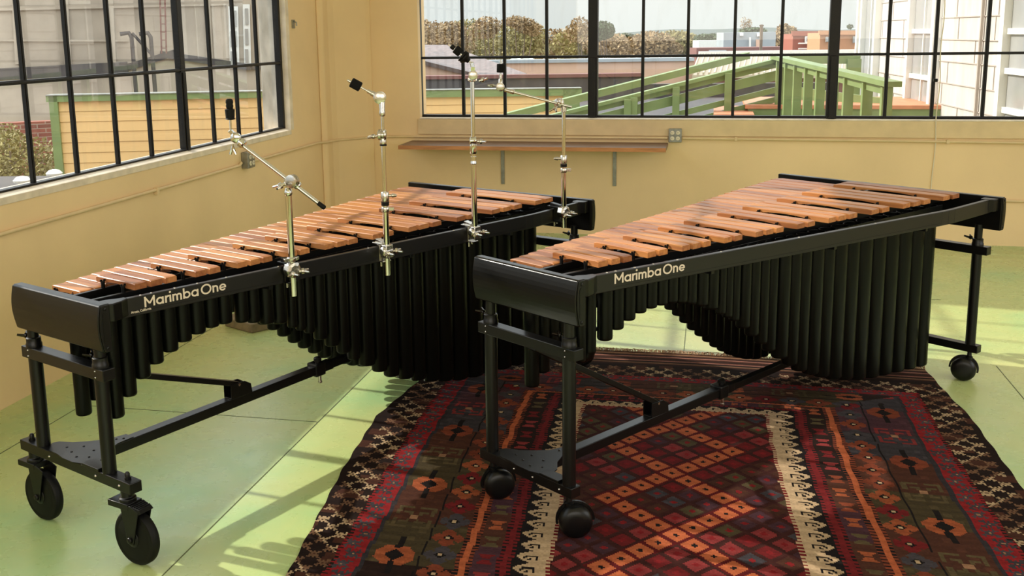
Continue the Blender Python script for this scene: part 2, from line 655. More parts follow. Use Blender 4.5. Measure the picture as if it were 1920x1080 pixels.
def steel_window(name, axis, c, pos, heavy, z0, zs, z1, label):
    """steel factory sash: pos = muntin positions along the wall"""
    root = empty(name, (0, 0, 0))
    structure(root, label)

    def bx(mb, a, b, za, zb, t):
        if axis == 'x':
            mb.box((a, c - t / 2, za), (b, c + t / 2, zb))
        else:
            mb.box((c - t / 2, a, za), (c + t / 2, b, zb))
    a0, a1 = pos[0], pos[-1]
    fr = MB()
    bx(fr, a0 - .02, a1 + .02, z0, z0 + .022, .05)
    bx(fr, a0 - .02, a1 + .02, z1 - .03, z1, .05)
    bx(fr, a0 - .02, a0 + .022, z0, z1, .05)
    bx(fr, a1 - .022, a1 + .02, z0, z1, .05)
    fr.build('window_frame', 'frame', root, bevel=.003)
    hv = MB()
    mu = MB()
    for p in pos[1:-1]:
        if p in heavy:
            hw, dp = (.042, .09) if axis == 'x' else (.030, .045)
            bx(hv, p - hw, p + hw, z0, z1, dp)
            bx(hv, p - hw * .6, p + hw * .6, z0, z0 + .53, dp * 1.4)
        else:
            hw, dp = (.013, .036) if axis == 'x' else (.0115, .022)
            bx(mu, p - hw, p + hw, z0 + .01, z1 - .01, dp)
            bx(mu, p - .006, p + .006, z0 + .01, z1 - .01, dp * 1.4)
    for z in zs:
        bx(mu, a0, a1, z - .011, z + .011, .034)
        bx(mu, a0, a1, z - .005, z + .005, .048)
    hv.build('mullion', 'frame', root, bevel=.004)
    mu.build('muntin', 'frame', root, bevel=.002)
    pn = MB()
    xs = list(pos)
    zz = [z0 + .01] + list(zs) + [z1 - .01]
    for i in range(len(xs) - 1):
        for j in range(len(zz) - 1):
            bx(pn, xs[i], xs[i + 1], zz[j], zz[j + 1], .004)
    # panes abut under the muntins: keep only the outer skins
    pm = pn.build('window_pane', 'glass', root)
    import bmesh
    bm = bmesh.new()
    bm.from_mesh(pm.data)
    k = 1 if axis == 'x' else 0
    kill = [f for f in bm.faces if not (abs(f.normal[k]) > .5 and f.calc_center_median()[k] > c)] if axis == 'x' else \
           [f for f in bm.faces if not (abs(f.normal[k]) > .5 and f.calc_center_median()[k] < c)]
    bmesh.ops.delete(bm, geom=kill, context='FACES')
    bm.to_mesh(pm.data)
    bm.free()
    return root


backpos = [.755, 1.166, 1.553, 1.938, 2.354, 2.789, 3.175, 3.568, 3.957, 4.382, 4.815, 5.184, 5.578, 5.98, 6.41, 6.84, 7.24, 7.64, 8.05]
leftpos = [1.165, 1.572, 1.950, 2.338, 2.755, 3.18, 3.56, 3.965, 4.35, 4.80, 5.2, 5.6, 6.0, 6.4, 6.83, 7.25, 7.65, 8.05, 8.45, 8.88, 9.3, 9.75, 10.15, 10.6]
rows = [1.585, 2.12, 2.655, 3.19]
steel_window('window_1', 'x', .10, backpos, [2.354, 4.382, 6.41], SILL + .012, rows, WTOP, 'wide black steel window with small panes in the back wall')
lp = [-p for p in leftpos][::-1]
steel_window('window_2', 'y', -.07, lp, [-2.755, -4.80, -6.83, -8.88], SILL + .005, rows, WTOP, 'long black steel window with small panes in the left wall')
# window latch pin and the wire hanging from it
tag(MB().cyl((5.168, .02, 1.37), (5.20, .02, 1.37), .014).build('window_latch', 'frame'), 'small black latch pin on a muntin of the back window, right side', 'latch')
mb = MB()
pts = []
for i in range(40):
    z = 2.6 - i * .062
    pts.append((5.205 + .006 * math.sin(i * .7) + (.03 if z < 1.0 else 0) * 0, (-.026 if z > .86 else -.008), z))
mb.tube(pts, .0042, 8)
tag(mb.build('hanging_wire', 'cream'), 'thin cream wire hanging down the back window and wall, right side', 'wire')

# floor seams (sheets parallel to the walls)
mb = MB()
for x in (.36, 1.612, 4.93, 6.2, 7.4):
    mb.box((x - .0022, YR, .0001), (x + .0022, -3.30 if 4 < x < 5 else -.02, .0012))
for x0, x1, y in ((.36, 1.612, -4.72), (1.612, 4.93, -1.9), (.36, 1.612, -2.3), (.36, 1.612, -7.1), (4.93, 6.2, -5.1), (1.612, 4.93, -6.9)):
    mb.box((x0, y - .002, .0001), (x1, y + .002, .0012))
mb.box((3.272, -4.3, .0001), (3.276, -1.9, .0012))
structure(mb.build('trim_5', 'seam'), 'dark seams between the floor sheets')

# ------------------------------------------------------------------ conduits and outlets
def conduit(name, pts, label, r=.011):
    mb = MB()
    mb.tube(pts, r, 12)
    root = mb.build(name, 'trim')
    tag(root, label, 'conduit')
    return root


c1 = conduit('conduit', [(.013, -9.5, .865), (.013, -3.0, .865), (.013, -2.14, .868), (.013, -2.11, .885)], 'cream painted conduit on the left wall, running left from the outlet box')
c2 = conduit('conduit', [(.013, -1.96, .885), (.013, -1.9, .872), (.014, -.62, .872), (.06, -.50, .868), (.07, -.36, .866), (.105, -.285, .866), (.315, -.05, .866), (.36, -.014, .868), (.60, -.013, .873), (3.02, -.03, .880)], 'cream painted conduit bending round the corner pier behind the cymbal stands')
c3 = conduit('conduit', [(3.15, -.03, .880), (5.0, -.028, .872), (8.4, -.028, .848)], 'cream painted conduit on the back wall, running right from the outlet box')
c4 = conduit('conduit', [(5.1, -.013, .385), (8.4, -.013, .375)], 'low cream conduit on the back wall behind the right marimba')
for c_, ps in ((c1, [(0.0, -3.3, .865), (0, -5.1, .865)]), (c3, [(3.6, -.018, .878), (5.3, -.018, .87), (6.6, -.018, .86)])):
    for p in ps:
        if c_ is c1:
            MB().box((0, p[1] - .012, p[2] - .03), (.03, p[1] + .012, p[2] + .016)).build('strap', 'trim', c_, bevel=.003)
        else:
            MB().box((p[0] - .012, -.046, p[2] - .016), (p[0] + .012, -.018, p[2] + .016)).build('strap', 'trim', c_, bevel=.003)


def outlet(loc, rz, label, open_side=True):
    r = empty('outlet_box', loc, rz)
    tag(r, label, 'outlet')
    MB().box((-.056, -.055, -.06), (.056, 0, .06)).build('box', 'galv', r, bevel=.004)
    MB().box((-.052, -.058, -.056), (.052, -.055, .056)).build('cover_plate', 'galv', r, bevel=.002)
    for sx in (-1, 1):
        m_ = MB()
        for sz in (-1, 1):
            m_.lathe((sx * .024, -.0575, sz * .024), (0, -1, 0), [(0, .0175), (.004, .0175), (.005, .016)], 18)
        d = m_.build('duplex_socket', 'cream', r)
        s_ = MB()
        for sz in (-1, 1):
            for dx in (-.005, .005):
                s_.box((sx * .024 + dx - .001, -.0636, sz * .024 - .002), (sx * .024 + dx + .001, -.0622, sz * .024 + .007))
        s_.build('slot', 'rubber', d)
    return r


outlet((3.086, -.002, .905), 0, 'galvanised outlet box with four sockets on the back wall, right end of the shelf')
outlet((.002, -2.03, .898), PI / 2, 'painted outlet box below the left window, behind the nearest cymbal stand')
# small metal bracket high by the left window
mb = MB()
mb.box((0, -1.03, 1.86), (.012, -.985, 1.93)).tube([(.012, -1.01, 1.92), (.035, -1.01, 1.905), (.035, -1.01, 1.88)], .006, 8)
tag(mb.build('wall_clip', 'galv'), 'small metal clip screwed to the wall right of the left window', 'clip')

# ------------------------------------------------------------------ shelf
sh = empty('wall_shelf', (1.84, 0, .805))
tag(sh, 'long brown wall shelf with a raw front edge below the back window', 'shelf')
poly = [(-1.14, -.02, 0), (1.185, -.02, 0), (1.185, -.445, 0), (-1.14, -.445, 0)]
MB().prism(poly[::-1], (0, 0, .034)).build('board', 'shelf', sh, bevel=.002)
MB().box((-1.141, -.452, -.001), (1.186, -.445, .0335)).build('front_edge', 'shelfedge', sh, bevel=.001)
for a in (1.546, 2.56):
    b_ = MB()
    x = a - 1.84
    b_.box((x - .016, -.012, -.36), (x + .016, 0, 0))
    b_.box((x - .016, -.38, -.010), (x + .016, 0, -.001))
    b_.cyl((x, -.016, -.33), (x, -.010, -.33), .006)
    b_.cyl((x, -.016, -.20), (x, -.010, -.20), .006)
    b_.build('bracket', 'galv', sh, bevel=.002)

# wooden block on the floor by the left wall
mb = MB().prism([(.42, -3.30, 0), (.66, -3.42, 0), (.80, -3.22, 0), (.66, -3.02, 0), (.46, -3.05, 0)], (0, 0, .06))
tag(mb.build('floor_block', 'stone', bevel=.008), 'low grey wooden block on the floor behind the left marimba', 'block')

# ------------------------------------------------------------------ marimbas
L = 2.7612


def lerp_tab(tab, x):
    if x <= tab[0][0]:
        return tab[0][1]
    for (x0, y0), (x1, y1) in zip(tab, tab[1:]):
        if x <= x1:
            return y0 + (y1 - y0) * (x - x0) / (x1 - x0)
    return tab[-1][1]


# near edges of the 36 natural bars along the frame
KEY = [(0, .099), (1, .159), (2, .222), (3, .284), (4, .343), (5, .403), (6, .467), (7, .528), (8, .590), (9, .650), (10, .710), (12, .828),
       (14, .953), (16, 1.081), (18, 1.211), (20, 1.349), (22, 1.491), (24, 1.639), (26, 1.801), (28, 1.966), (30, 2.135), (32, 2.306), (34, 2.474), (35, 2.560), (36, 2.650)]
UN = [lerp_tab(KEY, i) for i in range(37)]
NB = [(.1, .094), (.34, .034), (.71, -.036), (1.21, -.13), (1.56, -.193), (2.05, -.305), (2.65, -.415)]   # natural bars, rear ends
ACC = [i for i in range(1, 36) if (i % 7) in (2, 3, 4, 6, 0) and i > 1]
ACC = []
for o_ in range(5):
    for k in (2, 3, 4, 6, 7):
        ACC.append(o_ * 7 + k)


def vnat_front(u):
    return .278 - .045 * u


def vacc_back(u):
    return .240 - .070 * u


def vacc_front(u):
    return .438 + .088 * u


def bar_mesh(u0, u1, va, vb, zt, th, arch, half):
    """one wooden bar from v=va to v=vb with an arched underside"""
    mb = MB()
    n = 22
    c = .0028
    vs = []
    e_ = .003
    for i in range(n + 1):
        t = i / n
        v = va + (vb - va) * t
        s = abs(t - .5) / half
        up = arch * (1 - s * s) ** .5 if s < 1 else 0
        zb = zt - th + up
        top = zt - (e_ * .8 if i in (0, n) else 0)
        vs += [(u0, -v, zb), (u0, -v, top - c), (u0 + c, -v, top), (u1 - c, -v, top), (u1, -v, top - c), (u1, -v, zb)]
    fs = []
    for i in range(n):
        for k in range(6):
            k2 = (k + 1) % 6
            fs.append((i * 6 + k, i * 6 + k2, (i + 1) * 6 + k2, (i + 1) * 6 + k))
    fs.append(tuple(range(5, -1, -1)))
    fs.append(tuple(n * 6 + k for k in range(6)))
    mb.add(vs, fs)
    return mb


FRONT_U = [.169, .229, .288, .349, .41, .47, .531, .59, .65, .706, .771, .835, .901, .945, .991, 1.052, 1.114, 1.18, 1.24, 1.32, 1.399, 1.475, 1.566, 1.653, 1.753, 1.854, 1.965, 2.085, 2.205, 2.326, 2.446, 2.556]
FRONT_Z = [.623, .694, .724, .747, .764, .771, .772, .77, .759, .745, .725, .699, .665, .643, .62, .578, .532, .484, .439, .39, .341, .296, .261, .228, .195, .168, .143, .125, .113, .100, .088, .078]
FRONT_ZA = {.087: .49, .142: .553, .201: .603, .258: .642, .321: .671, .381: .694, .443: .709, .506: .719, .567: .719}
BACK_B = [(.10, .448), (.20, .515), (.30, .58), (.40, .64), (.5, .68), (.62, .70), (.80, .70), (.98, .65), (1.127, .551), (1.198, .505), (1.261, .457), (1.33, .408), (1.406, .359), (1.476, .314), (1.548, .272), (1.63, .23), (1.713, .193), (1.822, .15), (1.951, .115), (2.7, .09)]


def rail_v(u):
    return .503 + .125 * u if u < 2.22 else .7805 + .0 * (u - 2.22)


def front_v(u):
    return .455 + .03 * u


def capsule_tube(mb, u, v, z0, z1, ru, rv, n=18, top_open=True):
    """resonator: upright oval tube with a rounded lower rim"""
    vs, fs = [], []
    prof = [(z0, .0), (z0, .86), (z0 + .003, .96), (z0 + .009, 1.0), (z1, 1.0)]
    if top_open:
        prof += [(z1, .93), (z1 - .05, .93), (z1 - .05, 0)]
    else:
        prof += [(z1, 0)]
    for z, r in prof:
        for k in range(n):
            t = 2 * PI * k / n
            vs.append((u + math.cos(t) * ru * max(r, .001), -v + math.sin(t) * rv * max(r, .001), z))
    for i in range(len(prof) - 1):
        for k in range(n):
            k2 = (k + 1) % n
            fs.append((i * n + k, i * n + k2, (i + 1) * n + k2, (i + 1) * n + k))
    mb.add(vs, fs, True)


def board_profile(u_in, side, z1, z0):
    """end board section: flat inside, gently bulged outside (side=-1: bulges to smaller u)"""
    H_ = z1 - z0
    p = [(u_in, z0), (u_in, z1)]
    t_top = .036
    pts = []
    for k in range(11):
        t = k / 10
        b = .036 + .013 * math.sin(PI * min(1, max(0, (t * .94 + .06))))
        pts.append((u_in + side * b, z1 - .004 - t * (H_ - .010)))
    p.append((u_in + side * (t_top - .006), z1))
    p += pts
    p.append((u_in + side * .030, z0))
    return p


def stroke_text(parent, matl, origin, du, width, cap, name='lettering'):
    """the words 'Marimba One' in heavy geometric strokes; width = full length, cap = capital height"""
    X = .70                                            # x-height
    T = .155                                           # stroke
    polys = []                                         # quads in letter space

    def seg(x0, y0, x1, y1, t=T):
        dx, dy = x1 - x0, y1 - y0
        l = math.hypot(dx, dy)
        nx, ny = -dy / l * t / 2, dx / l * t / 2
        polys.append([(x0 + nx, y0 + ny), (x0 - nx, y0 - ny), (x1 - nx, y1 - ny), (x1 + nx, y1 + ny)])

    def arc(cx_, cy_, r, a0, a1, t=T, n=28):
        n = max(4, int(n * abs(a1 - a0) / 360))
        for k in range(n):
            a, b = math.radians(a0 + (a1 - a0) * k / n), math.radians(a0 + (a1 - a0) * (k + 1) / n)
            ri, ro = r - t / 2, r + t / 2
            polys.append([(cx_ + ri * math.cos(a), cy_ + ri * math.sin(a)), (cx_ + ro * math.cos(a), cy_ + ro * math.sin(a)),
                          (cx_ + ro * math.cos(b), cy_ + ro * math.sin(b)), (cx_ + ri * math.cos(b), cy_ + ri * math.sin(b))])
    h = T / 2
    r = (X - T) / 2
    cy = X / 2
    x = 0.
    # M
    seg(x + h, 0, x + h, 1)
    seg(x + h + .80, 0, x + h + .80, 1)
    seg(x + h * .6, .97, x + h + .40, .30, T * .95)
    seg(x + h + .80 + h * .4, .97, x + h + .40, .30, T * .95)
    x += .80 + T + .10

    def a_(x):
        arc(x + h + r, cy, r, 0, 360)
        seg(x + h + 2 * r, 0, x + h + 2 * r, X)
        return x + 2 * r + T + .12

    def r_(x):
        seg(x + h, 0, x + h, X)
        arc(x + h + .25, X - h - .25, .25, 75, 180)
        return x + T + .26

    def n_(x):
        rr = .205
        seg(x + h, 0, x + h, X)
        arc(x + h + rr, X - h - rr, rr, 0, 180)
        seg(x + h + 2 * rr, 0, x + h + 2 * rr, X - h - rr)
        return x + 2 * rr + T + .11
    x = a_(x)
    x = r_(x)
    seg(x + h, 0, x + h, X)
    arc(x + h, 1.0 - .03, .05, 0, 360, .10)
    x += T + .11
    rr = .185
    seg(x + h, 0, x + h, X)
    for k in range(2):
        arc(x + h + rr + k * 2 * rr, X - h - rr, rr, 0, 180)
        seg(x + h + 2 * rr * (k + 1), 0, x + h + 2 * rr * (k + 1), X - h - rr)
    x += 4 * rr + T + .12
    seg(x + h, 0, x + h, 1.04)
    arc(x + h + r, cy, r, 0, 360)
    x += 2 * r + T + .08
    x = a_(x)
    x += .12
    R = (1.04 - T) / 2
    arc(x + h + R, .5, R, 0, 360, T, 40)
    x += 2 * R + T + .10
    x = n_(x)
    arc(x + h + r, cy, r, 12, 322)
    seg(x + h, cy - .01, x + h + 2 * r + h * .75, cy - .01, T * .85)
    x += 2 * r + T
    mb = MB()
    du = Vector(du).normalized()
    dz = Vector((0, 0, 1))
    nn_ = du.cross(dz)
    kx = width / x
    o = Vector(origin)
    for j, pl in enumerate(polys):
        P_ = [o + du * (a * kx) + dz * (b * cap) + nn_ * (.00002 * (j % 7)) for a, b in pl]
        ar = sum(pl[i][0] * pl[(i + 1) % 4][1] - pl[(i + 1) % 4][0] * pl[i][1] for i in range(4))
        if ar < 0:
            P_ = P_[::-1]
        mb.prism(P_[::-1] if False else P_, nn_ * .0007)
    return mb.build(name, matl, parent)


def text_mesh(body, size, bold, name, matl, parent, origin, du, dz, ext=.0008):
    """flat lettering laid on an upright face: origin = lower left corner, du = unit reading direction"""
    cu = bpy.data.curves.new(name, 'FONT')
    cu.body = body
    cu.size = size
    cu.offset = bold
    cu.extrude = ext
    cu.space_character = 1.0
    tmp = bpy.data.objects.new(name, cu)
    COL.objects.link(tmp)
    dg = bpy.context.evaluated_depsgraph_get()
    me = bpy.data.meshes.new_from_object(tmp.evaluated_get(dg))
    bpy.data.objects.remove(tmp)
    me.name = name
    me.materials.clear()
    me.materials.append(M[matl])
    o = bpy.data.objects.new(name, me)
    COL.objects.link(o)
    o.parent = parent
    du = Vector(du).normalized()
    dz = Vector(dz)
    nrm = du.cross(dz)
    mt = Matrix((du, dz, nrm)).transposed().to_4x4()
    o.matrix_local = Matrix.Translation(Vector(origin)) @ mt
    return o, me


def wing(mb, c, d, r=.011, span=.030):
    """wing screw at c pointing along d"""
    c, d = Vector(c), Vector(d).normalized()
    mb.lathe(c, d, [(0, r * .55), (.010, r * .55), (.012, r), (.022, r), (.025, r * .6)], 14)
    s_ = d.cross(Vector((0, 0, 1)))
    if s_.length < .1:
        s_ = Vector((1, 0, 0))
    s_.normalize()
    for k in (-1, 1):
        p = c + d * .016
        q = p + s_ * (k * span * .5) + d * .009
        e2 = p + s_ * (k * span) + d * .024
        mb.tube([p, q, e2], [.0055, .0055, .0042], 8)


def big_caster(parent, u, v, ztop, heading, brake):
    """swivel caster with one large rubber wheel; heading = rolling direction angle in the local frame"""
    r = .1
    cs = empty('caster', (u, -v, 0), heading)
    cs.parent = parent
    off = .034                       # trail
    w = MB()
    prof = [(-.020, .030), (-.020, .072), (-.0175, .080), (-.019, .084), (-.0165, .094), (-.009, .0995), (0, .1), (.009, .0995), (.0165, .094), (.019, .084), (.0175, .080), (.020, .072), (.020, .030)]
    w.lathe((off, 0, r), (0, 1, 0), prof, 48)
    wo_ = w.build('wheel', 'rubber', cs)
    h = MB()
    h.lathe((off, -.030, r), (0, 1, 0), [(0, .012), (.004, .016), (.008, .030), (.052, .030), (.056, .016), (.060, .012)], 24)
    for k in range(8):
        a = k * PI / 4
        h.beam((off + .028 * math.cos(a), 0, r + .028 * math.sin(a)), (off + .078 * math.cos(a), 0, r + .078 * math.sin(a)), .01, .030, (0, 1, 0))
    h.build('hub', 'black', cs, bevel=.001)
    y = MB()
    for sy in (-1, 1):
        y.prism([(off - .014, sy * .027, r - .016), (off + .014, sy * .027, r - .016), (off + .05, sy * .027, r + .112), (off + .01, sy * .027, r + .128), (off - .038, sy * .027, r + .112)], (0, sy * .004, 0))
        y.lathe((off, sy * .0305, r), (0, sy, 0), [(0, .011), (.006, .011), (.009, .007)], 12)
    y.box((-.065, -.032, r + .108), (.035, .032, r + .130))
    y.lathe((0, 0, r + .128), (0, 0, 1), [(0, .030), (.012, .030), (.016, .022), (ztop - r - .128, .022)], 24)
    y.build('yoke', 'black', cs, bevel=.0015)
    if brake:
        b = MB()
        b.prism([(.02, -.026, r + .112), (.085, -.030, r + .104), (.10, -.03, r + .112), (.088, -.030, r + .122), (.02, -.026, r + .126)], (0, .054, 0))
        for k in range(4):
            b.box((.045 + k * .011, -.026, r + .114), (.049 + k * .011, .026, r + .1275 - k * .001))
        b.build('brake_pedal', 'rubber', cs, bevel=.001)
    return cs


def ball_caster(parent, u, v, ztop, heading):
    """twin-wheel furniture caster under a rounded hood"""
    r = .061
    cs = empty('caster', (u, -v, 0), heading)
    cs.parent = parent
    off = -.022
    for sy in (-1, 1):
        w = MB()
        w.lathe((off, sy * .006, r), (0, sy, 0), [(0, .052), (.002, .061), (.022, .061), (.032, .057), (.040, .046), (.043, .030), (.044, .008)], 32)
        w.build('wheel', 'black', cs)
    h = MB()
    vs = []
    n = 20
    for j, y in enumerate((-.005, .005)):
        pass
    pts = [(off + (r + .006) * math.cos(t), 0, r + (r + .006) * math.sin(t)) for t in np.linspace(-.25, PI + .05, n)]
    for i in range(n - 1):
        h.beam(pts[i], pts[i + 1], .009, .008, (0, 1, 0))
    h.lathe((0, 0, r + .035), (0, 0, 1), [(0, .016), (.030, .018), (.034, .012), (ztop - r - .035, .010)], 16)
    h.build('hood', 'black', cs)
    return cs


def make_marimba(key, loc, ang, Z, zc, zb, label, big, heads):
    root = empty('marimba', loc, math.radians(ang))
    tag(root, label, 'marimba', 'black framed five-octave marimbas')
    hb = .167
    CH, BH, CWD = .0422, .0395, .0485
    F0, F1 = -.4537, .8191
    # ---- end boards
    for near in (True, False):
        v0, v1 = (0, .5446) if near else (F0, F1)
        uin = .038 if near else L - .038
        sd_ = -1 if near else 1
        pr = board_profile(uin, sd_, Z, Z - hb)
        b = MB().prism([(p[0], -v0, p[1]) for p in pr], (0, -(v1 - v0), 0)).build('end_board', 'blacksatin', root, bevel=.0035, seg=3)
        for vv, s_ in ((v0, -1), (v1, 1)):
            c = MB()
            pr2 = [(uin + sd_ * .019 + (p[0] - uin - sd_ * .019) * .80, p[1] + (Z - hb / 2 - p[1]) * .035) for p in pr]
            c.prism([(p[0], -vv, p[1]) for p in pr2], (0, -s_ * .004, 0))
            um = uin + sd_ * .021
            q = MB()
            poly = []
            for t in np.linspace(0, 2 * PI, 24, endpoint=False):
                cz = (hb / 2 - .038) if math.sin(t) > 0 else -(hb / 2 - .038)
                poly.append((um + .011 * math.cos(t), -(vv + s_ * .004), Z - hb / 2 + cz + .011 * math.sin(t)))
            q.prism(poly, (0, -s_ * .0012, 0))
            co = c.build('end_cap', 'black', b, bevel=.0012)
            q.build('inlay', 'blacksatin', b)
            for zz in (Z - .016, Z - hb + .016):
                MB().lathe((um, -(vv + s_ * .004), zz), (0, -s_, 0), [(0, .006), (.002, .0055), (.003, .003)], 12).build('screw', 'black', b)
    # ---- front rail: follows the flare of the bars, bends parallel at the bass end
    zt, zo = Z - .007, Z - .074
    path = [(.082, .5135), (2.18, rail_v(2.18)), (2.235, .7808), (2.29, .784), (L - .075, .784)]
    mb = MB()
    th = .022
    outer, inner = [], []
    for i, (u, v) in enumerate(path):
        outer.append((u, v))
        inner.append((u, v - th))
    for i in range(len(path) - 1):
        (u0, v0), (u1, v1) = path[i], path[i + 1]
        mb.prism([(u0, -v0, zo), (u1, -v1, zo), (u1, -v1 + th, zo), (u0, -v0 + th, zo)], (0, 0, zt - zo))
    rail = mb.build('front_rail', 'rail', root, bevel=.002)
    for u in (.18, .22, .31, .40, .52, .75, 1.2, 1.7):
        MB().lathe((u, -(rail_v(u) - .011), zt), (0, 0, 1), [(0, .0045), (.0015, .004), (.0025, .002)], 10).build('screw', 'cast', rail)
    # thin groove line and lettering
    du = Vector((1, -.125, 0)).normalized()
    nrm = Vector((-.125, -1, 0)).normalized()

    def face(u, z, off=.0004):
        return Vector((u, -rail_v(u), z)) + nrm * off
    g = MB()
    p, q = face(.20, zo + .013, .0002), face(2.17, zo + .013, .0002)
    g.beam(p, q, .0008, .0012)
    g.build('groove', 'rubber', rail)
    u0, u1 = (.185, .509) if key == 'A' else (.204, .547)
    zbase = Z - .0502
    stroke_text(rail, 'letter', face(u0, zbase, .0004), du, (u1 - u0) * 1.008, .037)
    if key == 'A':
        t2, me2 = text_mesh('Arcata, California', .0135, .0001, 'lettering', 'letter', rail, face(.134, Z - .0625, .0006), du, (0, 0, 1))
        w2 = max(v.co.x for v in me2.vertices)
        t2.scale = (.075 / w2, .9, 1)
    # rail brackets at both ends
    for near in (True, False):
        if near:
            poly = [(.038, .470), (.038, .536), (.052, .545), (.090, .536), (.110, .526), (.128, rail_v(.128) - .002), (.128, rail_v(.128) - .024), (.10, .488), (.07, .470)]
        else:
            poly = [(L - .038, .735), (L - .038, .806), (L - .075, .806), (L - .090, .800), (L - .105, .786), (L - .105, .745), (L - .08, .735)]
        mb = MB().prism([(u, -v, zo + .006) for u, v in poly], (0, 0, zt - zo - .004))
        mb.build('rail_bracket', 'blacksatin', root, bevel=.004, seg=3)
    # rear rail and the four bar support rails
    mb = MB().beam((.038, -.125, Z - .065), (L - .038, .345, Z - .065), .022, .050)
    mb.build('rear_rail', 'blacksatin', root, bevel=.002)
    zna, zac = Z - .010, Z + .022
    sup = [((.038, .135), (L - .038, -.285), zna - .034), ((.038, .232), (L - .038, .035), zna - .034),
           ((.038, .288), (L - .038, .178), zac - .034), ((.038, .398), (L - .038, .535), zac - .034)]
    for (a, b, zz) in sup:
        MB().beam((a[0], -a[1], zz - .017), (b[0], -b[1], zz - .017), .016, .030).build('support_rail', 'black', root, bevel=.0015)
    # lower cross struts that tie the frame
    mb = MB()
    for u in (.72, 1.45, 2.1):
        vb = lerp_tab(NB, u)
        mb.beam((u, -(vb + .05), Z - .085), (u, -(rail_v(u) - .02), Z - .085), .02, .016)
    mb.build('cross_strut', 'black', root, bevel=.001)

    def sup_v(i, u):
        a, b, _ = sup[i]
        return a[1] + (b[1] - a[1]) * (u - a[0]) / (b[0] - a[0])
    # ---- bars
    for i in range(36):
        a, b = UN[i], UN[i + 1]
        u = (a + b) / 2
        gap = .0082
        ln = u / L
        o = bar_mesh(a, b - gap, lerp_tab(NB, a), vnat_front(u), zna, .0225, .005 + .009 * ln, .22 + .06 * ln).build('bar', 'wood', root)
    for i in ACC:
        u = UN[i]
        ln = u / L
        w = (UN[i + 1] - UN[i]) * .40
        k = i % 7
        o = bar_mesh(u - w, u + w, vacc_back(u), vacc_front(u), zac, .0235, .0095 + .0075 * ln, .25 + .05 * ln).build('bar', 'wood', root)
    # ---- posts and cords
    def post(u, v, z0, z1, name='bar_post'):
        m_ = MB()
        m_.lathe((u, -v, z0), (0, 0, 1), [(0, .0072), (z1 - z0 - .010, .0066), (z1 - z0 - .006, .0078), (z1 - z0 - .002, .0070), (z1 - z0, .003)], 12)
        m_.beam((u - .0065, -v, z1 - .002), (u - .0065, -v, z1 + .005), .003, .008)
        m_.beam((u + .0065, -v, z1 - .002), (u + .0065, -v, z1 + .005), .003, .008)
        return m_.build(name, 'rubber', root)
    prev = None
    acc_posts = []
    for i in ACC:
        w = (UN[i + 1] - UN[i]) * .40
        k = i % 7
        if k in (2, 6):
            acc_posts.append(UN[i] - w - .011)
        nxt = UN[i] + w
        if k in (4, 0):
            acc_posts.append(nxt + .011)
        else:
            j = i + 1
            w2 = (UN[j + 1] - UN[j]) * .40 if j < 36 else w
            acc_posts.append((nxt + UN[j] - w2) / 2)
    for u in acc_posts:
        for s_ in (2, 3):
            post(u, sup_v(s_, u), sup[s_][2] - .004, zac - .010)
    for i in range(0, 20):
        u = UN[i] - .003
        post(u, sup_v(0, u), sup[0][2] - .004, zna - .010)
    st = MB()
    for i in range(20, 37):
        u = UN[i] - .003
        st.lathe((u, -sup_v(0, u), sup[0][2] - .004), (0, 0, 1), [(0, .007), (.026, .0065), (.03, .003)], 10)
    for i in range(0, 37):
        u = UN[i] - .003
        st.lathe((u, -sup_v(1, u), sup[1][2] - .004), (0, 0, 1), [(0, .007), (.022, .0065), (.024, .003)], 10)
    so_ = st.build('natural_bar_post', 'rubber', root)
    so_['kind'] = 'stuff'
    for s_, zz in ((0, zna), (1, zna), (2, zac), (3, zac)):
        c = MB()
        us = acc_posts if s_ >= 2 else [UN[i] - .003 for i in range(37)]
        pts = []
        for a, b in zip(us, us[1:]):
            pts.append((a, -sup_v(s_, a), zz - .011))
            if b - a > .02:
                m_ = (a + b) / 2
                pts.append((m_, -sup_v(s_, m_), zz - .0125))
        pts.append((us[-1], -sup_v(s_, us[-1]), zz - .011))
        c.tube(pts, .0017, 6)
        c.build('cord', 'rubber', root)
    # ---- resonators
    dz = Z - .9679
    fu = list(FRONT_U)
    fz = [z + dz for z in FRONT_Z]
    if key == 'B':
        fu = [.100, .150] + fu[1:]
        fz = [.64, .640] + fz[1:]
    if key == 'A':
        fu = sorted(FRONT_ZA) + [u for u in fu if u > .60]
        fz = [FRONT_ZA[u] for u in sorted(FRONT_ZA)] + [z + dz - (.012 if z > .7 else 0) for u, z in zip(FRONT_U, FRONT_Z) if u > .60]
    ztop = Z - .052
    for i, (u, z) in enumerate(zip(fu, fz)):
        lo = fu[i] - fu[i - 1] if i else fu[1] - fu[0]
        hi = fu[i + 1] - fu[i] if i < len(fu) - 1 else lo
        pr_ = min(lo, hi) * .5
        ru = min(pr_ * .985, .056)
        t = MB()
        if key == 'B' and i == 1:
            # the first tube turns inwards with an elbow
            capsule_tube(t, u, front_v(u), z + .02, ztop, ru, ru)
            t.tube([(u, -front_v(u), z + .03), (u - .003, -front_v(u) + .006, z + .012), (u - .014, -front_v(u) + .022, z + .002), (u - .03, -front_v(u) + .05, z + .001)], ru * .98, 18)
        else:
            capsule_tube(t, u, front_v(u), max(z, .045), ztop, ru, min(ru, .036) if ru < .04 else .038)
        t.build('resonator_tube', 'tube', root)
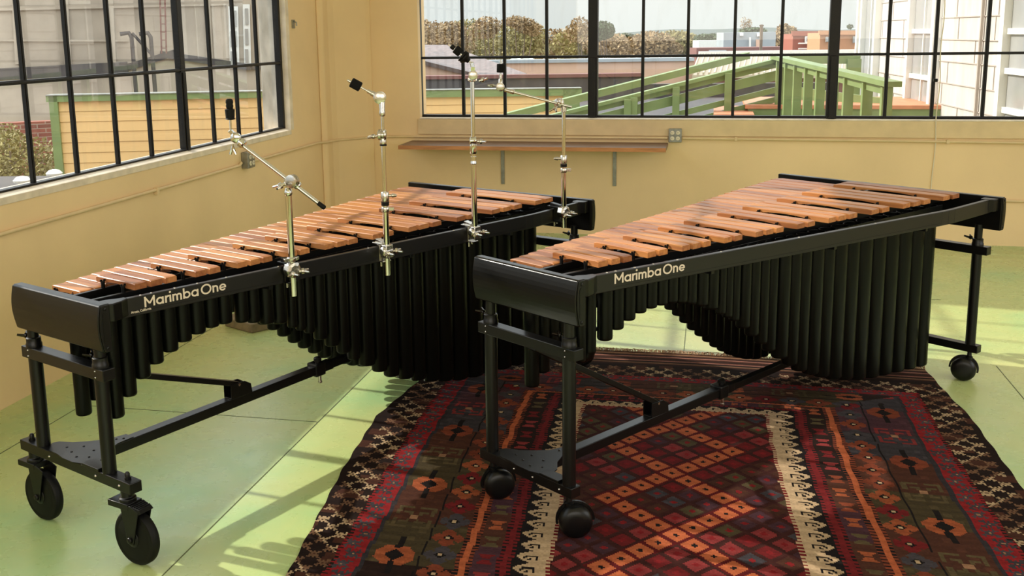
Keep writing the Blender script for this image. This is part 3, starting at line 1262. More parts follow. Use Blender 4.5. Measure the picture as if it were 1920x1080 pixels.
    for i in range(36):
        u = (UN[i] + UN[i + 1]) / 2
        v = (lerp_tab(NB, u) + vnat_front(u)) / 2
        z = lerp_tab(BACK_B, u) + dz
        if key == 'A' and u < .2:
            z -= .0
        ru = (UN[i + 1] - UN[i]) * .5 * .97
        t = MB()
        capsule_tube(t, u, v, max(z, .045), ztop - .02, ru, min(ru, .038))
        t.build('resonator_tube', 'tube', root)
    # plates that carry the two banks
    mb = MB()
    mb.beam((fu[0] - .03, -(front_v(fu[0]) + .036), ztop - .012), (fu[-1] + .05, -(front_v(fu[-1]) + .046), ztop - .012), .003, .03)
    mb.beam((fu[0] - .03, -(front_v(fu[0]) - .036), ztop - .012), (fu[-1] + .05, -(front_v(fu[-1]) - .046), ztop - .012), .003, .03)
    mb.build('resonator_band', 'black', root)
    # ---- end frames
    LU, LUF = .0295, .0331
    ends = []
    bn = (-.0696, .625) if big else (.0081, .5099)
    ends.append(dict(u=LU, c=(.009, .5229), b=bn, legs=(.0571, .4756), s=1))
    fb = (-.40, .7615) if not big else (-.47, .84)
    ends.append(dict(u=L - LUF, c=(-.405, .7733), b=fb, legs=(-.345, .7142), s=-1))
    for ei, E_ in enumerate(ends):
        u = E_['u']
        cb = MB().box((u - CWD / 2, -E_['c'][0], zc - CH), (u + CWD / 2, -E_['c'][1], zc)).build('upper_crossbar', 'black', root, bevel=.0025)
        bb = MB().box((u - CWD / 2, -E_['b'][0], zb - BH), (u + CWD / 2, -E_['b'][1], zb)).build('lower_crossbar', 'black', root, bevel=.0025)
        sf = -1 if ei == 0 else 1
        for vv in (E_['c'][0] + .045, E_['c'][1] - .045):
            for z in (zc - .010, zc - CH + .010):
                MB().ball((u + sf * CWD / 2, -vv, z), .0032, 8).build('rivet', 'cast', cb)
        for vv in (E_['b'][0] + .20, E_['b'][1] - .20, E_['b'][1] - .06):
            MB().ball((u + sf * CWD / 2, -vv, zb - BH / 2), .0045, 8).build('bolt', 'cast', bb)
        if big:
            for vv in (E_['b'][0] + .045, E_['b'][1] - .045):
                MB().lathe((u, -vv, zb), (0, 0, 1), [(0, .012), (.008, .012), (.008, .009), (.020, .009), (.026, .005)], 12).build('caster_nut', 'black', bb)
        for vv in E_['legs']:
            MB().cyl((u, -vv, zb - .002), (u, -vv, zc - CH + .002), .0245, 28).build('leg', 'black', root)
            ul = MB()
            ul.cyl((u, -vv, zc - .01), (u, -vv, Z - hb + .02), .0195, 24)
            ul.build('height_post', 'black', root)
            cl = MB()
            cl.lathe((u, -vv, zc), (0, 0, 1), [(0, .0285), (.012, .0285), (.016, .026), (.034, .026), (.037, .022)], 24)
            c_ = cl.build('collar', 'black', root)
            wg = MB()
            wing(wg, (u + sf * -.0 - .0, -vv + .024, zc + .030), (-.25 * sf * -1, .9, .3), .010, .022)
            wg.ball((u, -vv, zc + .046), .006, 8)
            wg.build('wing_screw', 'darkchrome' if ei == 0 else 'black', c_)
    # casters
    hd = heads
    inset = .055 if big else .055
    for ei, E_ in enumerate(ends):
        for vi, vv in enumerate(E_['b'] if big else E_['legs']):
            if big:
                v_ = vv + (inset if vi == 0 else -inset)
                big_caster(root, E_['u'], v_, zb - BH, math.radians(hd[ei * 2 + vi]), ei == 0 and vi == 1)
            else:
                ball_caster(root, E_['u'], vv, zb - BH, math.radians(hd[ei * 2 + vi]))
    # ---- spine, gusset plates, strut
    vs0, vs1 = .262, .172

    def spv(u):
        return vs0 + (vs1 - vs0) * (u - .05) / (L - .1)
    MB().beam((.05, -spv(.05), zb - .021), (1.36, -spv(1.36), zb - .021), .046, .040).build('spine_tube', 'black', root, bevel=.0025)
    MB().beam((1.30, -spv(1.30), zb - .024), (L - .05, -spv(L - .05), zb - .024), .036, .032).build('inner_spine_tube', 'black', root, bevel=.002)
    ck = MB()
    uc = 1.27
    ck.box((uc - .030, -spv(uc) - .032, zb - .050), (uc + .030, -spv(uc) + .032, zb + .010))
    clp = ck.build('spine_clamp', 'black', root, bevel=.006)
    ck = MB()
    ck.cyl((uc, -spv(uc) - .02, zb - .078), (uc, -spv(uc) - .02, zb - .045), .0075, 12)
    ck.lathe((uc, -spv(uc) - .02, zb - .086), (0, 0, 1), [(0, .006), (.003, .010), (.010, .010)], 8)
    ck.build('bolt', 'cast', clp)
    ck = MB()
    ck.lathe((uc, -spv(uc) - .01, zb + .008), (0, 0, 1), [(0, .012), (.01, .012), (.012, .018), (.026, .018), (.03, .012)], 10)
    ck.build('knob', 'rubber', clp)
    for s_, ue in ((1, 0), (-1, L)):
        gp = [(.052, .075), (.006, .125), (.004, .19), (-.004, .235), (-.004, .30), (.010, .345), (.050, .372), (.085, .36), (.13, .315), (.19, .285), (.262, spv(.262) + .024), (.262, spv(.262) - .024), (.19, .215), (.14, .175), (.10, .135), (.075, .085)]
        if s_ < 0:
            gp = [(ue - a, spv(ue) - (b - spv(0))) for a, b in gp]
        else:
            gp = [(a, b) for a, b in gp]
        poly = [(a, -b, zb + .0006) for a, b in gp]
        if s_ < 0:
            poly = poly[::-1]
        g_ = MB().prism(poly[::-1], (0, 0, .004)).build('gusset_plate', 'black', root, bevel=.001)
        for a, b in ((.06, .16), (.045, .215), (.10, .205), (.03, .27), (.055, .31), (.10, .27), (.21, .245), (.23, .262)):
            if s_ < 0:
                a, b = ue - a, spv(ue) - (b - spv(0))
            MB().lathe((a, -b, zb + .0045), (0, 0, 1), [(0, .0048), (.002, .0045), (.003, .002)], 10).build('bolt', 'darkchrome', g_)
        # flat strap beside the leg on the lower crossbar
        a0 = ue + s_ * .0295
        vv = .40 if s_ > 0 else .60
        if s_ > 0:
            MB().box((a0 - .026, -(vv - .055), zb), (a0 + .026, -(vv + .045), zb + .010)).build('strap_plate', 'black', root, bevel=.002)
    for s_ in (1, -1):
        ua = .05 if s_ > 0 else L - .05
        ub = .79 if s_ > 0 else L - .79
        va = .265 if s_ > 0 else .18
        zl = zb + .052
        if s_ > 0 or True:
            MB().beam((ua, -va, zc - CH - .012), (ub, -spv(ub), zl), .038, .022).build('diagonal_strut', 'black', root, bevel=.002)
            x = MB()
            for k in (-1, 1):
                vv = spv(ub) + k * .021
                x.prism([(ub - .045, -vv, zb - .002), (ub - .045, -vv, zb + .062), (ub + .03, -vv, zb + .060), (ub + .062, -vv, zb + .040), (ub + .068, -vv, zb - .002)], (0, -k * .003, 0))
            x.box((ub - .045, -spv(ub) - .021, zb), (ub + .068, -spv(ub) + .021, zb + .003))
            bk = x.build('strut_bracket', 'black', root, bevel=.001)
            MB().cyl((ub, -spv(ub) - .026, zl), (ub, -spv(ub) + .026, zl), .006).build('bolt', 'cast', bk)
    return root


mA = make_marimba('A', (.9245, -5.8550, 0), 65.955, .9251, .6924, .3085,
                  'black five-octave marimba with four cymbal stands on its rail, large wheels, nearer the left window', True, (-86, -84, 40, 75))
mB = make_marimba('B', (2.5292, -5.3274, 0), 53.445, .9679, .7122, .1946,
                  'black five-octave marimba with no stands, on small casters, standing on the kilim rug', False, (150, 140, 60, -70))

# ------------------------------------------------------------------ cymbal stands clamped to the left marimba's rail
RA = math.radians(65.955)


def a_world(u, v, z=0.):
    return Vector((.9245 + u * math.cos(RA) + v * math.sin(RA), -5.855 + u * math.sin(RA) - v * math.cos(RA), z))


HZ = Vector((FW.x, FW.y, 0)).normalized()


def beside(px, py, foot, dd=0.):
    """the point seen at (px, py) in the upright plane through the pole, dd metres behind it"""
    r = FW + RT * ((px - CX) / FX) - UP * ((py - CY) / FX)
    return CAM + r * (((foot - CAM).dot(HZ) + dd) / r.dot(HZ))


RD = Vector((math.cos(RA), math.sin(RA), 0))                    # along the marimba
ND = Vector((math.sin(RA), -math.cos(RA), 0))                   # out of its front rail
RDr = (RD + ND * .125).normalized()
NDr = (ND - RD * .125).normalized()


def felt_top(root, o, a, b, k=1., parts='felt'):
    """threaded rod with felt from a to b"""
    d = (b - a)
    n = d.normalized()
    m_ = MB()
    m_.cyl(a, b + n * .012 * k, .0038 * k, 10)
    m_.build('threaded_rod', 'chrome', root)
    return n


def stand(u, v, zlo, zmid, zhi, label, style):
    foot = a_world(u, v)
    root = empty('cymbal_stand', (foot.x, foot.y, zlo))
    tag(root, label, 'cymbal stand', 'chrome cymbal stands clamped to the marimba rail')
    inv = Vector((foot.x, foot.y, zlo))

    def B(mb, name, matl, par=root, bevel=0.):
        mb.v = [tuple(Vector(p) - inv) for p in mb.v]
        return mb.build(name, matl, par, bevel=bevel)
    P = lambda z: Vector((foot.x, foot.y, z))
    zr = .905                                        # level of the rail clamp
    # poles
    B(MB().cyl(P(zlo), P(zmid), .0128, 24), 'lower_tube', 'chrome')
    B(MB().cyl(P(zmid - .02), P(zhi), .0092, 20), 'upper_tube', 'chrome')
    # rail clamp
    back = P(zr) - NDr * (v - (.503 + .125 * u) + .0 if u < 2.3 else v - .784)
    c = MB()
    if style in (0, 3):
        c.lathe(P(zr - .0) + NDr * -.020 - Vector((0, 0, 0)), NDr, [(0, .030), (.004, .034), (.030, .034), (.036, .030), (.040, .020)], 8, smooth=False)
    else:
        c.beam(P(zr - .034), P(zr + .022), .040, .040, NDr)
        c.lathe(P(zr - .005) - RDr * .030, RDr, [(0, .012), (.008, .021), (.05, .021), (.058, .014)], 20)
    B(c, 'clamp_body', 'cast', bevel=.003)
    a = MB()
    a.beam(back - NDr * .04 + Vector((0, 0, .024)), P(zr + .024) - NDr * .010, .046, .008)
    a.beam(back - NDr * .04 + Vector((0, 0, -.05)), P(zr - .05) - NDr * .0, .046, .006)
    a.beam(back + NDr * .004 + Vector((0, 0, .026)), back + NDr * .004 + Vector((0, 0, -.052)), .046, .007, NDr)
    a.beam(back - NDr * .03 + Vector((0, 0, .035)), P(zr + .026) - NDr * .012, .026, .016)
    B(a, 'rail_jaw', 'black' if style in (0, 3) else 'cast', bevel=.002)
    s_ = MB()
    s_.cyl(back - NDr * .012 + Vector((0, 0, -.078)), back - NDr * .012 + Vector((0, 0, -.05)), .005, 10)
    s_.cyl(back - NDr * .012 + RDr * .02 + Vector((0, 0, -.07)), back - NDr * .012 + RDr * .02 + Vector((0, 0, -.05)), .004, 10)
    B(s_, 'clamp_screw', 'cast')
    w = MB()
    wing(w, P(zr - .008) + RDr * .020 + NDr * .012, RDr * .8 + NDr * .5, .012, .026)
    wing(w, P(zr - .010) + NDr * .020 - RDr * .012, NDr * .8 - RDr * .5, .010, .020)
    B(w, 'wing_screw', 'cast')
    # memory collar above the clamp
    if style == 0:
        m_ = MB().lathe(P(zr + .034), (0, 0, 1), [(0, .017), (.003, .019), (.014, .019), (.016, .016)], 18)
        m_.beam(P(zr + .042) - RDr * .012, P(zr + .042) - RDr * .036, .012, .012)
        m_.beam(P(zr + .042) + NDr * .01 + RDr * .012, P(zr + .042) + RDr * .03, .010, .012)
        B(m_, 'memory_collar', 'cast', bevel=.001)
    # joint where the tubes telescope
    if style in (1, 3):
        j = MB()
        j.lathe(P(zmid - .012), (0, 0, 1), [(0, .016), (.004, .0175), (.036, .0175), (.040, .015)], 20)
        cj = B(j, 'collar', 'cast')
        j = MB().lathe(P(zmid - .030), (0, 0, 1), [(0, .0165), (.016, .0165)], 20)
        B(j, 'bushing', 'rubber')
        j = MB().lathe(P(zmid - .058), (0, 0, 1), [(0, .0155), (.003, .017), (.020, .017), (.023, .015)], 20)
        j.beam(P(zmid - .045), P(zmid - .045) + RT * .036, .012, .014)
        B(j, 'memory_collar', 'cast', bevel=.001)
        j = MB()
        sgn = 1 if style == 1 else -1
        j.lathe(P(zmid + .012) + RT * .014 * sgn, RT * sgn, [(0, .006), (.014, .006), (.016, .009), (.030, .007), (.036, .003)], 12)
        B(j, 'key_screw', 'cast')
    elif style == 0:
        j = MB().lathe(P(zmid - .018), (0, 0, 1), [(0, .0128), (.008, .0165), (.018, .0145), (.030, .0095)], 20)
        B(j, 'collar', 'chrome')
    else:
        j = MB().lathe(P(zmid - .035), (0, 0, 1), [(0, .0128), (.004, .015), (.012, .0135), (.030, .010)], 20)
        B(j, 'collar', 'chrome')
    return root, inv, P, B


def tilter(B, c, r, flat_dir):
    """toothed round tilter"""
    m_ = MB()
    fd = Vector(flat_dir).normalized()
    m_.lathe(c - fd * r * .55, fd, [(0, r * .7), (r * .12, r), (r * .48, r), (r * .50, r * .9), (r * .60, r * .9), (r * .62, r), (r * .98, r), (r * 1.1, r * .7)], 20)
    return B(m_, 'tilter', 'cast')


# 1: boom stand nearest the camera
r1, inv1, P1, B1 = stand(.783, .628, .800, 1.215, 1.262, 'cymbal stand nearest the camera, long boom arm slanting up left to a black cap', 0)
piv = P1(1.275)
e0 = beside(605, 387, P1(0), -.02)
e1 = beside(441, 262, P1(0), .02)
dirb = (e1 - e0).normalized()
B1(MB().cyl(e0, e1, .0078, 18), 'boom_arm', 'chrome')
B1(MB().lathe(e0 + dirb * .022, -dirb, [(0, .0088), (.030, .0095), (.034, .006)], 16), 'rubber_cap', 'rubber')
tilter(B1, beside(548, 340, P1(0), -.012), .026, HZ + RT * .5)
m_ = MB()
m_.lathe(beside(554, 345, P1(0), 0) - dirb * .02, dirb, [(0, .012), (.006, .016), (.04, .017), (.055, .012)], 18)
m_.beam(P1(1.235), P1(1.27), .026, .020, HZ)
B1(m_, 'boom_clamp', 'chrome', bevel=.002)
m_ = MB()
wing(m_, beside(534, 345, P1(0), -.02), (RT * -.8 - HZ * .4 + Vector((0, 0, -.3))), .012, .030)
B1(m_, 'wing_screw', 'chrome')
jt = beside(443, 258, P1(0), .02)
m_ = MB()
m_.lathe(beside(455, 268, P1(0), .02) - HZ * .010 - dirb * -.0, dirb, [(-.012, .014), (-.006, .019), (.010, .019), (.016, .012)], 18)
m_.lathe(jt - HZ * .018, HZ, [(0, .012), (.004, .020), (.016, .021), (.020, .015), (.034, .015)], 20)
m_.beam(jt, beside(431, 244, P1(0), .02), .014, .024, HZ)
B1(m_, 'tilter', 'chrome', bevel=.002)
m_ = MB()
wing(m_, beside(436, 270, P1(0), .005), Vector((0, 0, -1)), .007, .012)
B1(m_, 'wing_nut', 'chrome')
ca, cb_ = beside(433, 246, P1(0), .02), beside(430, 190, P1(0), .02)
n1 = (cb_ - ca).normalized()
ln = (cb_ - ca).length
B1(MB().cyl(ca, ca + n1 * ln * .5, .0045, 12), 'threaded_rod', 'chrome')
B1(MB().lathe(ca + n1 * ln * .38, n1, [(0, .010), (.003, .0195), (.006, .0165), (.034, .0185), (.040, .019), (.042, .012), (.046, .0125), (.052, .0145), (.060, .0125), (.066, .0145), (.076, .013), (.080, .007)], 22), 'black_cap', 'rubber')

# 2: tall stand with a short tilted rod
r2, inv2, P2, B2 = stand(1.263, .688, .795, 1.125, 1.395, 'cymbal stand second from the camera, short rod tilted left with a dark round felt', 1)
B2(MB().cyl(P2(1.38), P2(1.50), .0066, 16), 'top_tube', 'chrome')
m_ = MB().lathe(P2(1.352), (0, 0, 1), [(0, .012), (.004, .0135), (.010, .0135), (.05, .011), (.055, .008)], 18)
m_.lathe(P2(1.392) - RT * .022 - HZ * .004, RT, [(0, .012), (.004, .022), (.014, .023), (.018, .018), (.026, .018), (.030, .022), (.036, .018)], 20)
B2(m_, 'clamp_joint', 'cast')
B2(MB().lathe(P2(1.346), (0, 0, 1), [(0, .0145), (.006, .0145)], 18), 'bushing', 'rubber')
m_ = MB()
wing(m_, P2(1.388) - RT * .022 - HZ * .008, -RT + Vector((0, 0, -.15)), .010, .018)
B2(m_, 'wing_screw', 'cast')
B2(MB().lathe(P2(1.468), (0, 0, 1), [(0, .0095), (.004, .0125), (.020, .0125), (.024, .011), (.060, .0135), (.072, .010)], 18), 'sleeve', 'cast')
tl = beside(712, 183, P2(0), 0)
tilter(B2, tl, .0255, HZ)
n2 = (beside(660, 155, P2(0), 0) - tl).normalized()
B2(MB().lathe(tl + n2 * .018, n2, [(0, .011), (.020, .011), (.021, .0085), (.038, .0085)], 16), 'rod_socket', 'cast')
B2(MB().cyl(tl + n2 * .05, tl + n2 * .150, .0038, 12), 'threaded_rod', 'chrome')
f0 = beside(676, 163.5, P2(0), 0)
B2(MB().lathe(f0, n2, [(0, .018), (.003, .0205), (.040, .0205), (.043, .018)], 24), 'felt', 'felt')
B2(MB().lathe(f0 + n2 * .046, n2, [(0, .007), (.006, .007), (.007, .0045), (.012, .0045)], 10), 'nut', 'chrome')

# 3: tallest straight stand with a black disc
r3, inv3, P3, B3 = stand(1.792, .754, .876, 1.250, 1.588, 'tallest cymbal stand, third from the camera, black disc and felt tilted up left', 2)
B3(MB().lathe(P3(1.262), (0, 0, 1), [(0, .0145), (.004, .017), (.040, .016), (.044, .012)], 18), 'sleeve', 'chrome')
m_ = MB().lathe(P3(1.322) - RT * .016, RT, [(0, .013), (.004, .019), (.024, .019), (.030, .015)], 20)
B3(m_, 'clamp_joint', 'chrome')
m_ = MB()
wing(m_, P3(1.318) + RT * .018, RT, .012, .022)
B3(m_, 'wing_screw', 'cast')
m_ = MB().lathe(P3(1.588), (0, 0, 1), [(0, .014), (.003, .017), (.012, .017), (.014, .012), (.05, .012), (.055, .009)], 18)
m_.beam(P3(1.60), beside(887, 125, P3(0), -.006), .020, .022, HZ)
B3(m_, 'neck', 'chrome', bevel=.003)
tilter(B3, beside(887, 141, P3(0), -.008), .021, HZ)
m_ = MB().beam(beside(889, 138, P3(0), 0), beside(884, 116, P3(0), 0), .018, .024, HZ)
B3(m_, 'tilter_arm', 'chrome', bevel=.004)
m_ = MB()
wing(m_, beside(898, 152, P3(0), -.01), RT * .9 + Vector((0, 0, .3)), .011, .022)
B3(m_, 'wing_screw', 'chrome')
m_ = MB().beam(P3(1.598) - RT * .02, P3(1.598) + RT * .022, .014, .014)
B3(m_, 'memory_collar', 'cast', bevel=.001)
ta, tb = beside(884, 118, P3(0), 0), beside(842, 84, P3(0), 0)
n3 = (tb - ta).normalized()
B3(MB().cyl(ta, tb, .0042, 12), 'threaded_rod', 'chrome')
dk = beside(880, 115, P3(0), 0)
B3(MB().lathe(dk, n3, [(0, .010), (.010, .013), (.018, .022), (.024, .0285), (.030, .0285), (.033, .026), (.036, .0285), (.042, .0285), (.044, .02)], 26), 'rubber_disc', 'rubber')
fl = beside(864, 100, P3(0), 0)
B3(MB().lathe(fl, n3, [(0, .017), (.003, .0195), (.030, .0195), (.033, .017)], 24), 'felt', 'felt')
B3(MB().lathe(beside(852, 91, P3(0), 0), n3, [(0, .010), (.004, .011), (.018, .011), (.02, .008)], 14), 'black_cap', 'rubber')

# 4: farthest stand, thin boom reaching left
r4, inv4, P4, B4 = stand(2.432, .834, .826, 1.165, 1.425, 'farthest cymbal stand, at the bass end, thin boom reaching left to a dark felt', 3)
B4(MB().lathe(P4(1.410), (0, 0, 1), [(0, .012), (.003, .0145), (.034, .0145), (.038, .011)], 18), 'sleeve', 'cast')
cl4 = beside(1048, 193, P4(0), 0)
tilter(B4, cl4, .024, HZ + RT * .4)
m_ = MB().lathe(cl4 - RT * .014 + Vector((0, 0, .004)), RT, [(0, .012), (.004, .020), (.012, .014), (.020, .020), (.028, .019), (.032, .012)], 20)
B4(m_, 'boom_clamp', 'cast')
m_ = MB()
wing(m_, beside(1044, 200, P4(0), -.02), -RT * .5 - HZ * .6 + Vector((0, 0, -.5)), .010, .022)
B4(m_, 'wing_screw', 'cast')
b0, b1 = beside(1072, 201, P4(0), -.02), beside(953, 170, P4(0), .03)
n4 = (b1 - b0).normalized()
B4(MB().cyl(b0, b1, .0062, 16), 'boom_arm', 'chrome')
m_ = MB().lathe(b1 - n4 * .012, n4, [(-.02, .009), (-.016, .012), (.0, .012), (.002, .010), (.03, .010)], 16)
B4(m_, 'rod_socket', 'cast')
tp = beside(938, 163, P4(0), .03)
tilter(B4, tp, .0215, HZ)
m_ = MB()
wing(m_, beside(930, 160, P4(0), .02), -RT - HZ * .3, .007, .012)
B4(m_, 'wing_nut', 'chrome')
t0_, t1_ = beside(938.5, 156, P4(0), .03), beside(939.5, 112, P4(0), .03)
nn = (t1_ - t0_).normalized()
B4(MB().lathe(t0_, nn, [(0, .012), (.02, .0095), (.022, .0075), (.045, .0070)], 16), 'sleeve', 'cast')
B4(MB().cyl(t0_, t1_, .004, 12), 'threaded_rod', 'chrome')
B4(MB().lathe(beside(939, 136, P4(0), .03), nn, [(0, .017), (.002, .0205), (.040, .0205), (.042, .018)], 24), 'felt', 'felt')
B4(MB().lathe(beside(939.3, 117, P4(0), .03), nn, [(0, .012), (.003, .012), (.004, .007), (.012, .007)], 10), 'nut', 'chrome')

# ------------------------------------------------------------------ kilim rug
CELL = .0076
T0, T1 = 3.40, 6.60                     # distance from the back wall
HWD = 1.36                               # half width
NX, NT = int(2 * HWD / CELL), int((T1 - T0) / CELL)


def edge_l(b):
    return lerp_tab([(3.40, 1.965), (3.75, 1.945), (4.06, 1.925), (4.6, 1.862), (5.2, 1.915), (6.05, 2.03), (6.7, 2.09)], b)


def edge_r(b):
    return lerp_tab([(3.40, 4.545), (3.85, 4.585), (4.1, 4.618), (4.95, 4.64), (5.7, 4.67), (6.7, 4.70)], b)


def C_(*c):
    return np.array(lin(c))


PAL = dict(dk=C_(44, 28, 24), red=C_(150, 36, 40), red2=C_(122, 34, 36), crm=C_(206, 176, 140), org=C_(196, 104, 66), slate=C_(84, 78, 84),
           olive=C_(98, 84, 58), brn=C_(84, 50, 38), rose=C_(168, 66, 66), blk=C_(30, 24, 24), tan=C_(172, 128, 98), rust=C_(138, 68, 46), purple=C_(80, 50, 58), pink=C_(178, 120, 104))


def hsh(*a):
    h = 17
    for x in a:
        h = (h * 31 + int(x) * 7919 + 13) % 100003
    return h / 100003.


FLOWER = ('.#...#.', '##.#.##', '.##.##.'[:1] + '#####.', '..#o#..', '.#####.', '##.#.##', '.#...#.')
HOOK = ('1110000000', '1111100000', '1111111000', '1111111110', '0000001111', '0111100111', '0110110110', '0110011100', '1111111000', '1111100000')


def flower(dx, dy, s):
    """stepped star flower with an open centre; s = half size"""
    if abs(dx) >= s or abs(dy) >= s:
        return 0
    c = FLOWER[int((dy / s + 1) * 3.5)][int((dx / s + 1) * 3.5)]
    return 2 if c == 'o' else (1 if c == '#' else 0)


def hook(p, q):
    """running hook motif, p across 0..1 (cream side to black side), q along 0..1; True = cream"""
    return HOOK[int(q * 10) % 10][min(9, int(p * 10))] == '1'


def border_color(d, t):
    """bands beside the field: d = distance outward from the field's edge line (.43), t = running coordinate"""
    P_ = PAL
    if d < .052:                                   # cream stripe with teeth towards the field
        if d < .016 and (t / .024) % 1 < .5:
            return P_['red2']
        return P_['crm']
    if d < .135:                                   # black with running hooks
        q = (t / .083) % 1
        p = (d - .052) / .072
        return P_['crm'] if p < 1 and hook(p, q) else P_['blk']
    if d < .187:                                   # red comb band
        if (t / .024) % 1 < .42 and (d < .150 or d > .170):
            return P_['blk']
        return P_['red2']
    if d < .272:                                   # dark band with butterfly motifs
        k = math.floor(t / .125)
        y = (t / .125 - k - .5) * .125
        x = d - .230
        wing_ = abs(y) > .006 and abs(y) < .036 and abs(x) < .010 + abs(y) * .6
        c = [P_['rust'], P_['red2'], P_['org'] * .8, P_['rose'] * .8, P_['olive']][int(hsh(k, 3) * 5)]
        base = [P_['brn'], P_['dk'], P_['purple'], P_['dk']][int(hsh(math.floor(t / .26), 5) * 4)]
        return c if wing_ else base
    if d < .330:                                   # orange ladder
        if (d < .289 or d > .313) and (t / .022) % 1 < .45:
            return P_['blk']
        return P_['org'] if .289 < d < .313 else P_['rust']
    if d < .645:                                   # wide zone: panels, dots, big hooked motifs
        panel = math.floor((t + .1) / .30)
        base = [P_['dk'], P_['brn'], P_['purple'], P_['olive'] * .6, P_['slate'] * .6][int(hsh(panel, 11) * 5)]
        x = d - .392                               # inner column: rosettes and cream dots
        if abs(x) < .058:
            kk = math.floor(t / .125)
            yy = (t / .125 - kk - .5) * .125
            if abs(x) < .008 and abs(yy) < .008:
                return P_['crm']
            if abs(x) + abs(yy) < .022:
                return P_['blk']
            cc = [P_['rust'], P_['red2'], P_['rust'] * .8, P_['slate'] * .8, P_['org'] * .7][int(hsh(kk, 7) * 5)]
            e_ = abs(x) / .052 + abs(yy) / .052
            if e_ < 1.35 and not (abs(abs(x) - abs(yy)) < .008 and abs(x) > .026):
                return cc
        if .455 < d < .462:
            return P_['blk']
        x = d - .552                               # outer column: large hooked medallions
        kk = math.floor(t / .285)
        yy = (t / .285 - kk - .5) * .285
        if abs(x) < .080 and abs(yy) < .13:
            c = [P_['org'] * .75, P_['rust'], P_['olive'], P_['rose'] * .7][int(hsh(kk, 23) * 4)]
            if kk % 2 == 0:                        # diamond eye with a dark stepped heart
                e_ = abs(x) / .080 + abs(yy) / .095
                if e_ < .46 or (abs(yy) > .045 and abs(x) < .012):
                    return P_['blk']
                if e_ < 1.15 and abs(yy) < .062 and abs(x) < .072:
                    return c
            else:                                  # four hooks round a star
                ax, ay = abs(x), abs(yy)
                if .012 < ax < .076 and .018 < ay < .085:
                    if (ax > .060) or (ay > .070) or (ax < .026 and ay < .045) or (.03 < ay < .045 and ax < .05):
                        return c
                if ax < .016 and ay < .016:
                    return P_['tan']
        if int(hsh(math.floor(d / .03), math.floor(t / .03), 9) * 16) == 0:
            return base * 1.4
        return base
    if d < .662:
        return P_['slate'] * .45
    if d < .762:                                   # red band with stepped slate stars
        k = math.floor(t / .072)
        y = (t / .072 - k - .5) * .072
        x = d - .700 - (.0 if k % 2 else .020)
        f_ = flower(x, y, .034)
        if f_ == 2:
            return P_['tan']
        if f_ == 1:
            return P_['slate'] * (.6 + .4 * hsh(k, 4))
        if d > .746 and (t / .022) % 1 < .5:
            return P_['dk']
        return P_['red']
    # outer dark border with clusters of star flowers
    x = d - .838
    per = .050
    i = round(x / per)
    k = round(t / per)
    if (i + k) % 2 == 0 and abs(i) <= 1:
        dx, dy = x - i * per, t - k * per
        f_ = flower(dx, dy, .0285)
        grp = math.floor((t + x * 1.0) / .20)
        cream = (grp % 2 == 0)
        if f_ == 1:
            return (P_['crm'] if cream else P_['tan'] * .55) * (.85 + .25 * hsh(i, k))
        if f_ == 2:
            return P_['brn']
    if hsh(math.floor(d / .05), math.floor(t / .07), 3) < .22:
        return P_['brn'] * .9
    return P_['dk'] * .75


def field_color(x, t):
    """centre field: lattice of small stepped diamonds, orange chains in zigzag"""
    P_ = PAL
    sx, st = .0635, .0665
    u, w = x / sx, (t - 5.005) / st
    # nearest lattice point with even parity
    i0, j0 = math.floor(u), math.floor(w)
    best = None
    for i in (i0, i0 + 1):
        for j in (j0, j0 + 1):
            if (i + j) % 2 == 0:
                e_ = abs(u - i) + abs(w - j)
                if best is None or e_ < best[0]:
                    best = (e_, i, j)
    e_, i, j = best
    chain = abs(i) <= 4 and ((i + j) % 8 == 0 or (j - i) % 8 == 0)
    if chain:
        if e_ < .20:
            return P_['blk']
        if e_ < .80:
            return P_['org']
        return P_['red2'] * .6
    ring = max(abs(i), 0)
    k = hsh(round((i + j) / 4.), round((i - j) / 4.), 5)
    c = [P_['rose'] * .8, P_['slate'] * .8, P_['olive'] * .9, P_['red2'], P_['brn'], P_['purple']][int((k * 6 + hsh(i, j) * 1.2) % 6)]
    if e_ < .24:
        return P_['red'] * .8
    if e_ < .74:
        return c * .85
    return P_['dk'] * (1.2 if hsh(i, j, 8) < .5 else .9) + P_['red2'] * .15


def rug_color(x, t):
    """x: signed distance from the rug's centre line, t: distance from the back wall"""
    P_ = PAL
    ax = abs(x)
    tb = t - 4.275                                # distance towards the camera from the field's rear edge
    if t < 3.625:                                  # plain striped end
        s_ = (t - 3.40) / .225
        pal = [P_['brn'], P_['tan'] * .8, P_['brn'], P_['dk'], P_['pink'], P_['brn'], P_['dk'], P_['brn'], P_['pink'] * .9, P_['dk'], P_['tan'] * .6, P_['brn'], P_['dk']]
        return pal[min(12, int(s_ * 13))]
    dxf = ax - .425
    dtf = -tb
    if dxf <= 0 and dtf <= 0:
        return field_color(x, t)
    m_ = lerp_tab([(0, 0), (.022, .052), (.080, .135), (.10, .187), (.15, .272), (.168, .330), (.275, .455), (.385, .645), (.395, .662), (.465, .762), (.61, .91), (.65, .93)], dtf) if dtf > 0 else -1
    if m_ > dxf:                                   # rear border, squeezed towards the end
        return border_color(m_, x + 5)
    return border_color(dxf, t)


